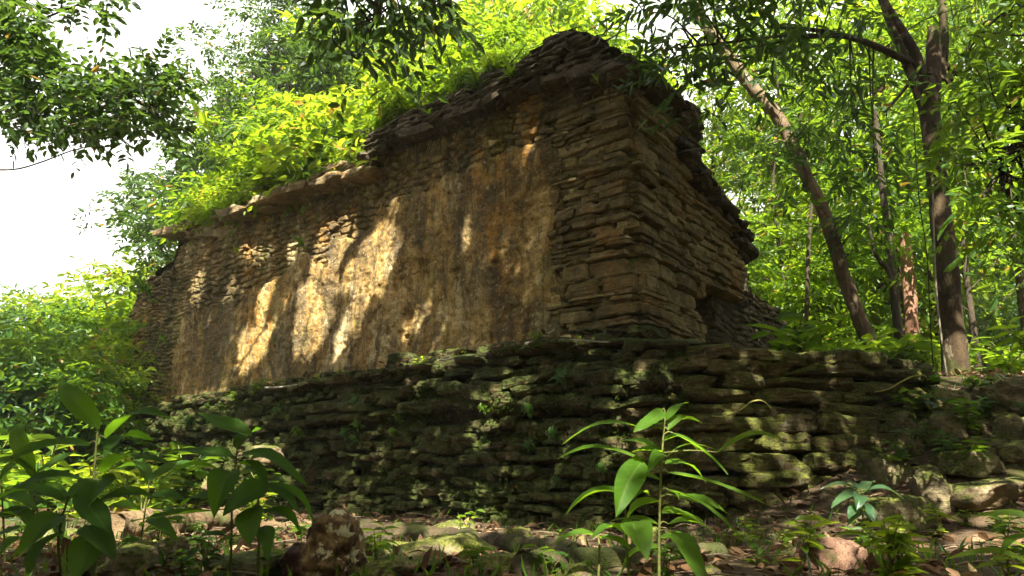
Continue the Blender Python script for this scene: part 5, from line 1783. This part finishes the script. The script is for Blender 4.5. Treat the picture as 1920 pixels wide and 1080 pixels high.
for k in range(40):
    Y = R2.uniform(8.6, 11.5)
    X = (R2.uniform(1480, 1950) - 960) / FPX * Y
    p = A([X, Y, ground_z(A([X]), A([Y]))[0]])
    herb(R2.integers(0, 5), p, R2.uniform(1.2, 3.0), LK, GK, R2.choice(['leaf_mid', 'leaf_cool', 'leaf_bright']))

# ------------------------------------------------------------------ rocks, logs, sticks
def rock(label, x, y, wpx, hpx, mat='rock', seed=0, name='rock', cat='rock', group=None, flat=1.0, lift=0.0, dist=None):
    p = ground_hit(x, y + hpx * 0.35) if dist is None else at(x, y + hpx * 0.35, dist)
    k = p[1] / FPX
    r = np.random.default_rng(seed)
    mb = MB()
    a = r.uniform(-0.5, 0.5)
    hw, hh = wpx * k / 2 * 1.08, hpx * k / 2 * 1.15
    stones(mb, A([p + A([0, 0, hh * 0.35 + lift])]), A([[hw, hw * r.uniform(0.6, 0.9) * flat, hh]]), A([[math.cos(a) , math.sin(a), r.uniform(-.1, .1)]]), A([[-math.sin(a), math.cos(a), r.uniform(-.1, .1)]]),
           n=14, roundness=0.4, amp=0.3, freq=1.6, seed=seed * 7 + 3, fine=0.5, erode=0.03 * min(1, hw * 4))
    return single(name, label, cat, *mb.out(), MAT[mat], group)
rock('rounded mossy yellow-green rock in the lower left corner, nearest the big plant', 222, 1055, 112, 56, seed=1)
rock('dark pointed rock lying behind the rounded mossy rock', 300, 1040, 70, 44, 'paleRock', seed=2)
rock('flat moss-topped rock left of the mottled stump', 480, 1062, 160, 40, seed=3)
rock('low mossy hummock rock in front of the long mossy log', 830, 1032, 160, 44, seed=4)
rock('flat pale broken slab on the floor right of the stump', 745, 1062, 130, 26, 'paleRock', seed=5)
rock('mossy green rock beside the dark foreground log', 960, 1060, 90, 34, seed=6)
rock('mossy rock at the bottom edge right of the stump', 690, 1075, 100, 30, seed=7)
rock('square yellowish block at the lower right end of the terrace', 1745, 925, 62, 66, seed=8)
rock('slanting mossy slab leaning against the foot of the terrace', 1688, 962, 100, 52, seed=9)
rock('wide flat tan slab lying on the path of dead leaves', 1862, 920, 138, 34, 'paleRock', seed=10)
rock('brown boulder at the right edge of the slope top', 1893, 748, 90, 54, 'paleRock', seed=11)
rock('long mossy stone in the middle of the stony slope', 1815, 868, 90, 36, seed=12)
rock('upright brown stone wedged beside the terrace slabs', 1712, 828, 34, 44, 'paleRock', seed=13)
rock('grey stone under the pale leaning sticks', 1775, 800, 70, 44, 'paleRock', seed=14)
rock('dark rock at the right edge over the flat tan slab', 1900, 805, 60, 44, seed=15)
rock('pale flat stone at the foot of the platform with the sun on it', 855, 988, 60, 18, 'paleRock', seed=16)
rock('sunlit tan slab among dead leaves under the big plant', 70, 1004, 110, 18, 'paleRock', seed=17)
rock('mossy boulder against the terrace slabs below the dark tree', 1660, 880, 70, 50, seed=18)
rock('big sunlit cream stone behind the second broad-leaved plant', 405, 905, 46, 28, 'paleRock', seed=19, dist=5.6)
rock('small cream stone above the big sunlit cream stone', 500, 850, 44, 24, 'paleRock', seed=20, dist=7.2)
for k in range(26):
    x, y = R2.uniform(1640, 1930), R2.uniform(730, 900)
    s_ = R2.uniform(26, 62)
    rock('mid-sized fallen stone on the mossy slope between terrace and right edge', x, y, s_, s_ * R2.uniform(.4, .7), R2.choice(['rock', 'rock', 'paleRock']), 100 + k, group='fallen stones on the slope')
for k in range(34):
    x, y = R2.uniform(40, 1500), R2.uniform(990, 1085)
    s_ = R2.uniform(20, 52)
    rock('small mossy stone lying loose on the foreground floor', x, y, s_, s_ * R2.uniform(.4, .7), R2.choice(['rock', 'rock', 'paleRock']), 200 + k, group='loose stones on the foreground floor')

def log(label, pts, wpx, mat, seed, name='log', stubs=()):
    P = [ground_hit(x, y) for x, y in pts]
    k = np.mean([p[1] for p in P]) / FPX / 2
    rr = A(wpx) * k
    P = A([p + A([0, 0, q * 0.6]) for p, q in zip(P, rr)])
    mb = MB()
    tube(mb, P, rr, 20, 90, rough=0.34, seed=seed, freq=9)
    for (i, dx, dz, l) in stubs:
        tube(mb, A([P[i], P[i] + A([dx, -0.05, dz]) * l]), A([rr[i] * 0.5, rr[i] * 0.3]), 10, 12, rough=0.2, seed=seed, freq=12)
    single(name, label, 'log', *mb.out(), MAT[mat])
log('thick tan log lying behind the two broad-leaved plants', [(205, 1022), (280, 1010), (350, 996), (440, 985)], [60, 54, 48, 44], 'logtan', 1)
log('long mossy log lying across the floor before the platform', [(672, 1010), (780, 1016), (900, 1030), (1075, 1046)], [44, 42, 36, 26], 'log', 2)
log('dark log slanting along the bottom edge under the slender plant', [(980, 1092), (1080, 1072), (1200, 1060), (1350, 1050)], [52, 46, 42, 34], 'log', 3)
log('grey broken branch end beside the stump', [(660, 1026), (700, 1022), (730, 1020)], [26, 24, 18], 'barkdark', 4)
log('thin fallen branch lying between the plants at the left', [(460, 990), (530, 992), (600, 998)], [16, 14, 10], 'logtan', 5)

def stick(label, a, b, Y, r0, mat='stick', group=None, Yb=None):
    P = A([at(a[0], a[1], Y), (at(a[0], a[1], Y) + at(b[0], b[1], Yb or Y)) / 2 + A([0.01, 0, -0.012]), at(b[0], b[1], Yb or Y)])
    mb = MB()
    tube(mb, P, A([r0, r0 * 0.9, r0 * 0.5]), 7, 24, rough=0.12, freq=14)
    single('stick', label, 'stick', *mb.out(), MAT[mat], group)
stick('pale straight stick lying on the ledge at the foot of the corner pier', (1068, 636), (1190, 642), 6.25, 0.009)
stick('pale stick on the ledge below the middle of the wall', (820, 676), (940, 655), 7.6, 0.008, Yb=7.0)
stick('grey stick leaning up against the wall foot', (985, 645), (1040, 618), 6.75, 0.014)
stick('short pale stick on the ledge near the left end of the wall', (498, 727), (556, 721), 9.4, 0.014, Yb=9.1)
stick('long pale stick lying down the slope to the right edge', (1752, 735), (1935, 782), 6.6, 0.011)
stick('thin stick leaning on the slope below the dark tree', (1790, 750), (1850, 850), 6.2, 0.006)
stick('thin pale twig on the terrace top behind the first tendril', (1540, 700), (1650, 715), 6.4, 0.006)
stick('upright pale twig standing on the terrace edge', (1546, 672), (1545, 708), 6.5, 0.005)

def stump():
    t = NT('mottled_stump')
    a = t.noise(9, 5, 0.6)
    c = t.ramp(t.noise(14, 5, 0.65, off=5), [(0.38, (0.03, 0.016, 0.008)), (0.52, (0.11, 0.062, 0.022)), (0.66, (0.24, 0.165, 0.065))])
    sx = t.t.nodes.new('ShaderNodeSeparateXYZ')
    t.lk(t.tc.outputs['Object'], sx.inputs[0])
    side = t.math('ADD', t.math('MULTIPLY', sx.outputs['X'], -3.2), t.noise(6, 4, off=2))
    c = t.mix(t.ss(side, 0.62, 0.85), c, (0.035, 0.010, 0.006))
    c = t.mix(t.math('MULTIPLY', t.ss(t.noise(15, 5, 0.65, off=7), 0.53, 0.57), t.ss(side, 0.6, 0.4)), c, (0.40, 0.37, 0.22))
    b = t.bump(a, 0.8, 0.02)
    b = t.bump(t.noise(60, 4, 0.7), 0.6, 0.006, b)
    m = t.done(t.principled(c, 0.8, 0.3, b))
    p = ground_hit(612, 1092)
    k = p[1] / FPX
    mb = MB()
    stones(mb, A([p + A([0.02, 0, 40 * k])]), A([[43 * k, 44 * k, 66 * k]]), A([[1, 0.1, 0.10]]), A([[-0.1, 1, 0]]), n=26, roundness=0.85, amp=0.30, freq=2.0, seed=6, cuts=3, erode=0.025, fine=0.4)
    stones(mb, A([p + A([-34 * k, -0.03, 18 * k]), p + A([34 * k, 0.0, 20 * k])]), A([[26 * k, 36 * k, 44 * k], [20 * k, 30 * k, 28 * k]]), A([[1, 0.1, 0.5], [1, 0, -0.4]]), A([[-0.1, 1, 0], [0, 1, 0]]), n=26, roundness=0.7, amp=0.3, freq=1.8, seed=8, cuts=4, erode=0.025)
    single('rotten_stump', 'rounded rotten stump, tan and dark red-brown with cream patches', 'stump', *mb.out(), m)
stump()
rock('pinkish-brown rotten chunk of wood with dry leaves in the lower right', 1560, 1050, 118, 60, 'paleRock', 31, name='rotten_wood', cat='wood')
bpy.data.objects['rotten_wood'].data.materials[0] = bark_mat('pink_rotten_wood', (0.08, 0.036, 0.02), (0.27, 0.165, 0.11), lichen=0.2, moss=0.1)

# ------------------------------------------------------------------ dead leaves and moss tufts (nobody could count them)
def litter():
    r = np.random.default_rng(77)
    n = 13000
    X, Y = r.uniform(-7, 8, n), 2.6 + 7 * r.random(n) ** 1.4
    P = np.stack([X, Y, X * 0], -1)
    dens = fbm(P * 0.9, 3, 5) + (X > 2.4) * 0.25
    ok = dens > -0.12 + r.uniform(-.2, .2, n)
    X, Y = X[ok], Y[ok]
    k = len(X)
    P = np.stack([X, Y, ground_z(X, Y) + r.uniform(0.005, 0.03, k)], -1)
    Xd = rand_dirs(r, k) * A([1, 1, 0.35])
    Nn = unit(A([0, 0, 1.0]) + r.normal(size=(k, 3)) * 0.45)
    L = r.uniform(0.04, 0.12, k)
    mb = MB()
    leaves(mb, P, Xd, Nn, L, L * r.uniform(0.35, 0.6, k), 'med')
    # some caught on the terrace and ledge
    k = 900
    s = r.uniform(-0.5, LWALL, k)
    P = CORNER + D * s[:, None] + N * r.uniform(0.1, 0.6, (k, 1)) + ZU * (zled(s) + r.uniform(-0.02, 0.05, k))[:, None]
    Nn = unit(A([0, 0, 1.0]) + r.normal(size=(k, 3)) * 0.4)
    L = r.uniform(0.04, 0.1, k)
    leaves(mb, P, rand_dirs(r, k) * A([1, 1, .3]), Nn, L, L * 0.45, 'med')
    single('leaf_litter', 'brown dead leaves strewn over the forest floor', 'leaf litter', *mb.out(), MAT['litter'], kind='stuff', smooth=False)
    # fine twigs
    mb = MB()
    for q in range(420):
        x, y = r.uniform(-4, 7), 2.8 + 5 * r.random() ** 1.3
        z = ground_z(A([x]), A([y]))[0] + 0.012
        a = r.uniform(0, 6.28)
        l = r.uniform(0.06, 0.35)
        d = A([math.cos(a), math.sin(a), r.uniform(-.05, .15)]) * l
        p = A([x, y, z])
        tube(mb, A([p, p + d * 0.5 + A([0, 0, 0.01]) + r.normal(size=3) * 0.01, p + d]), A([0.005, 0.004, 0.002]) * r.uniform(.6, 1.6), 5, 7)
    single('fallen_twigs', 'thin dry twigs scattered over the forest floor', 'twigs', *mb.out(), MAT['root'], kind='stuff')
litter()

def grass_and_moss():
    r = np.random.default_rng(78)
    # short grass blades and moss tufts on floor, ledge and stones
    n = 5200
    X, Y = r.uniform(-6, 6.5, n), 2.7 + 5.5 * r.random(n) ** 1.4
    P = np.stack([X, Y, X * 0], -1)
    ok = fbm(P * 0.8, 3, 15) > 0.05
    P = np.stack([X, Y, ground_z(X, Y) + 0.0], -1)[ok]
    k = len(P)
    Xd = unit(A([0, 0, 1.0]) + r.normal(size=(k, 3)) * 0.55)
    mb = MB()
    L = r.uniform(0.03, 0.13, k)
    leaves(mb, P, Xd, rand_dirs(r, k), L, L * 0.10 + 0.002, 'med')
    single('grass', 'thin short grass on the mossy forest floor', 'grass', *mb.out(), MAT['leaf_mid'], kind='stuff', smooth=False)
grass_and_moss()

def moss_tufts():
    """cushions of moss and filmy ferns clinging to the platform stones"""
    r = np.random.default_rng(79)
    n = 70000
    s, z = r.uniform(-0.7, LWALL + 0.8, n), r.uniform(0.0, 1.72, n)
    p = np.stack([s, z, s * 0], -1)
    ok = fbm(p * 1.6, 4, 9) + 0.35 * fbm(p * 7, 2, 3) > 0.08
    s, z = s[ok], z[ok]
    k = len(s)
    zc = z
    prof = np.where(zc < 0.95, 0.02 - 0.04 * zc, np.where(zc < 1.1, -0.12, np.where(zc < 1.45, 0.06, -0.03 - 0.4 * (zc - 1.45))))
    P = CORNER + D * s[:, None] + N * (0.5 + prof + r.uniform(-0.03, 0.05, k))[:, None] + ZU * z[:, None]
    X = N * 0.6 + A([0, 0, -0.35]) + r.normal(size=(k, 3)) * 0.5
    L = r.uniform(0.012, 0.045, k) * np.where(r.random(k) < 0.06, 2.0, 1)
    mb = MB()
    leaves(mb, P, X, ZU + r.normal(size=(k, 3)) * 0.5, L, L * 0.35, 'low')
    single('moss', 'dark green moss and tiny ferns clinging to the platform stones', 'moss', *mb.out(), MAT['moss_leaf'], kind='stuff', smooth=False)
moss_tufts()

for k_, o in list(pool.items()) + list(enumerate(herbs)):
    if k_ not in first_used and k_ not in used_h:
        for c_ in list(o.children):
            bpy.data.objects.remove(c_)
        bpy.data.objects.remove(o)

def dry_brush():
    """dead stems and dry grass between the cornice and the thicket"""
    r = np.random.default_rng(80)
    mb = MB()
    for q in range(260):
        x = r.uniform(440, 760) if q < 190 else r.uniform(760, 960)
        p = roof_point(x, r.uniform(-0.05, 0.5)) - ZU * 0.05
        l = r.uniform(0.15, 0.6) * (1 if x < 760 else 0.6)
        d = unit(ZU + r.normal(size=3) * 0.5)
        m = p + d * l * 0.5 + r.normal(size=3) * 0.03
        tube(mb, A([p, m, m + unit(d + r.normal(size=3) * 0.5) * l * 0.5]), A([0.007, 0.005, 0.002]) * r.uniform(0.5, 1.3), 5, 8)
    single('dry_brush', 'dry twiggy brush along the roof edge under the shrubs', 'brush', *mb.out(), MAT['root'], kind='stuff')
dry_brush()

def haze():
    """thin humid air under the trees"""
    lo, hi = A([-95, -66, -3.0]), A([95, 138, 24.0])
    V = A([[x, y, z] for x in (lo[0], hi[0]) for y in (lo[1], hi[1]) for z in (lo[2], hi[2])])
    F = A([[0, 1, 3, 2], [4, 6, 7, 5], [0, 4, 5, 1], [2, 3, 7, 6], [0, 2, 6, 4], [1, 5, 7, 3]])
    m = bpy.data.materials.new('humid_air')
    m.use_nodes = True
    m.node_tree.nodes.clear()
    o_ = m.node_tree.nodes.new('ShaderNodeOutputMaterial')
    v = m.node_tree.nodes.new('ShaderNodeVolumePrincipled')
    v.inputs['Color'].default_value = (0.9, 0.95, 0.88, 1)
    v.inputs['Density'].default_value = HAZE
    v.inputs['Anisotropy'].default_value = 0.2
    m.node_tree.links.new(v.outputs[0], o_.inputs['Volume'])
    single('haze', 'thin humid haze filling the forest', 'haze', V, [F], m, kind='stuff', smooth=False)
if HAZE > 0:
    haze()
SUN_E, SKY_S, EXPO, CLOUD = 5.0, 0.05, 2.4, 8.5

# ------------------------------------------------------------------ camera, sun, sky
cam = bpy.data.cameras.new('camera')
cam.lens, cam.sensor_width = 24.0, 36.0
cam.clip_start, cam.clip_end = 0.05, 3000
cam.dof.use_dof = True
cam.dof.focus_distance = 8.5
cam.dof.aperture_fstop = 6.3
co = bpy.data.objects.new('camera', cam)
COL.objects.link(co)
co.location = tuple(CAM)
co.rotation_euler = (math.pi / 2 + PITCH, 0, 0)
sc.camera = co

elev = math.asin(SUN[2])
sun = bpy.data.lights.new('sun', 'SUN')
sun.energy = SUN_E
sun.angle = math.radians(0.53)
sun.color = (1.0, 0.93, 0.80)
so = bpy.data.objects.new('sun', sun)
COL.objects.link(so)
so.location = tuple(SUN * 40)
from mathutils import Vector
so.rotation_euler = Vector(tuple(SUN)).to_track_quat('Z', 'Y').to_euler()

w = bpy.data.worlds.new('World')
sc.world = w
w.use_nodes = True
nt = w.node_tree
nt.nodes.clear()
sky = nt.nodes.new('ShaderNodeTexSky')
sky.sky_type = 'NISHITA'
sky.sun_disc = False
sky.sun_elevation = elev
sky.sun_rotation = math.atan2(SUN[0], SUN[1])
sky.air_density = 1.0
sky.dust_density = 7.0
sky.ozone_density = 1.0
bg = nt.nodes.new('ShaderNodeBackground')
bg.inputs['Strength'].default_value = SKY_S
wo = nt.nodes.new('ShaderNodeOutputWorld')
# thin bright cloud over the northern sky
geo = nt.nodes.new('ShaderNodeTexCoord')
sep = nt.nodes.new('ShaderNodeSeparateXYZ')
nt.links.new(geo.outputs['Generated'], sep.inputs[0])
nz_ = nt.nodes.new('ShaderNodeTexNoise')
nz_.inputs['Scale'].default_value = 2.2
nz_.inputs['Detail'].default_value = 6
nt.links.new(geo.outputs['Generated'], nz_.inputs['Vector'])
ad = nt.nodes.new('ShaderNodeMath'); ad.operation = 'MULTIPLY_ADD'
nt.links.new(nz_.outputs['Fac'], ad.inputs[0]); ad.inputs[1].default_value = 0.35
nt.links.new(sep.outputs['Y'], ad.inputs[2])
mr = nt.nodes.new('ShaderNodeMapRange'); mr.interpolation_type = 'SMOOTHSTEP'
nt.links.new(ad.outputs[0], mr.inputs['Value'])
mr.inputs['From Min'].default_value = 0.36
mr.inputs['From Max'].default_value = 0.75
mx = nt.nodes.new('ShaderNodeMix'); mx.data_type = 'RGBA'
nt.links.new(mr.outputs['Result'], mx.inputs['Factor'])
ca = [i for i in mx.inputs if i.type == 'RGBA']
nt.links.new(sky.outputs[0], ca[0])
ca[1].default_value = (CLOUD, CLOUD * 0.99, CLOUD * 0.96, 1)
nt.links.new([o for o in mx.outputs if o.type == 'RGBA'][0], bg.inputs['Color'])
nt.links.new(bg.outputs[0], wo.inputs['Surface'])

vs = sc.view_settings
vs.view_transform = 'Standard'
vs.look = 'None'
vs.exposure = EXPO
vs.gamma = 1.0
sc.cycles.max_bounces = 6
sc.cycles.diffuse_bounces = 4
sc.cycles.glossy_bounces = 2
sc.cycles.transmission_bounces = 4
sc.cycles.transparent_max_bounces = 4
sc.cycles.caustics_reflective = False
sc.cycles.caustics_refractive = False
sc.cycles.sample_clamp_indirect = 6.0
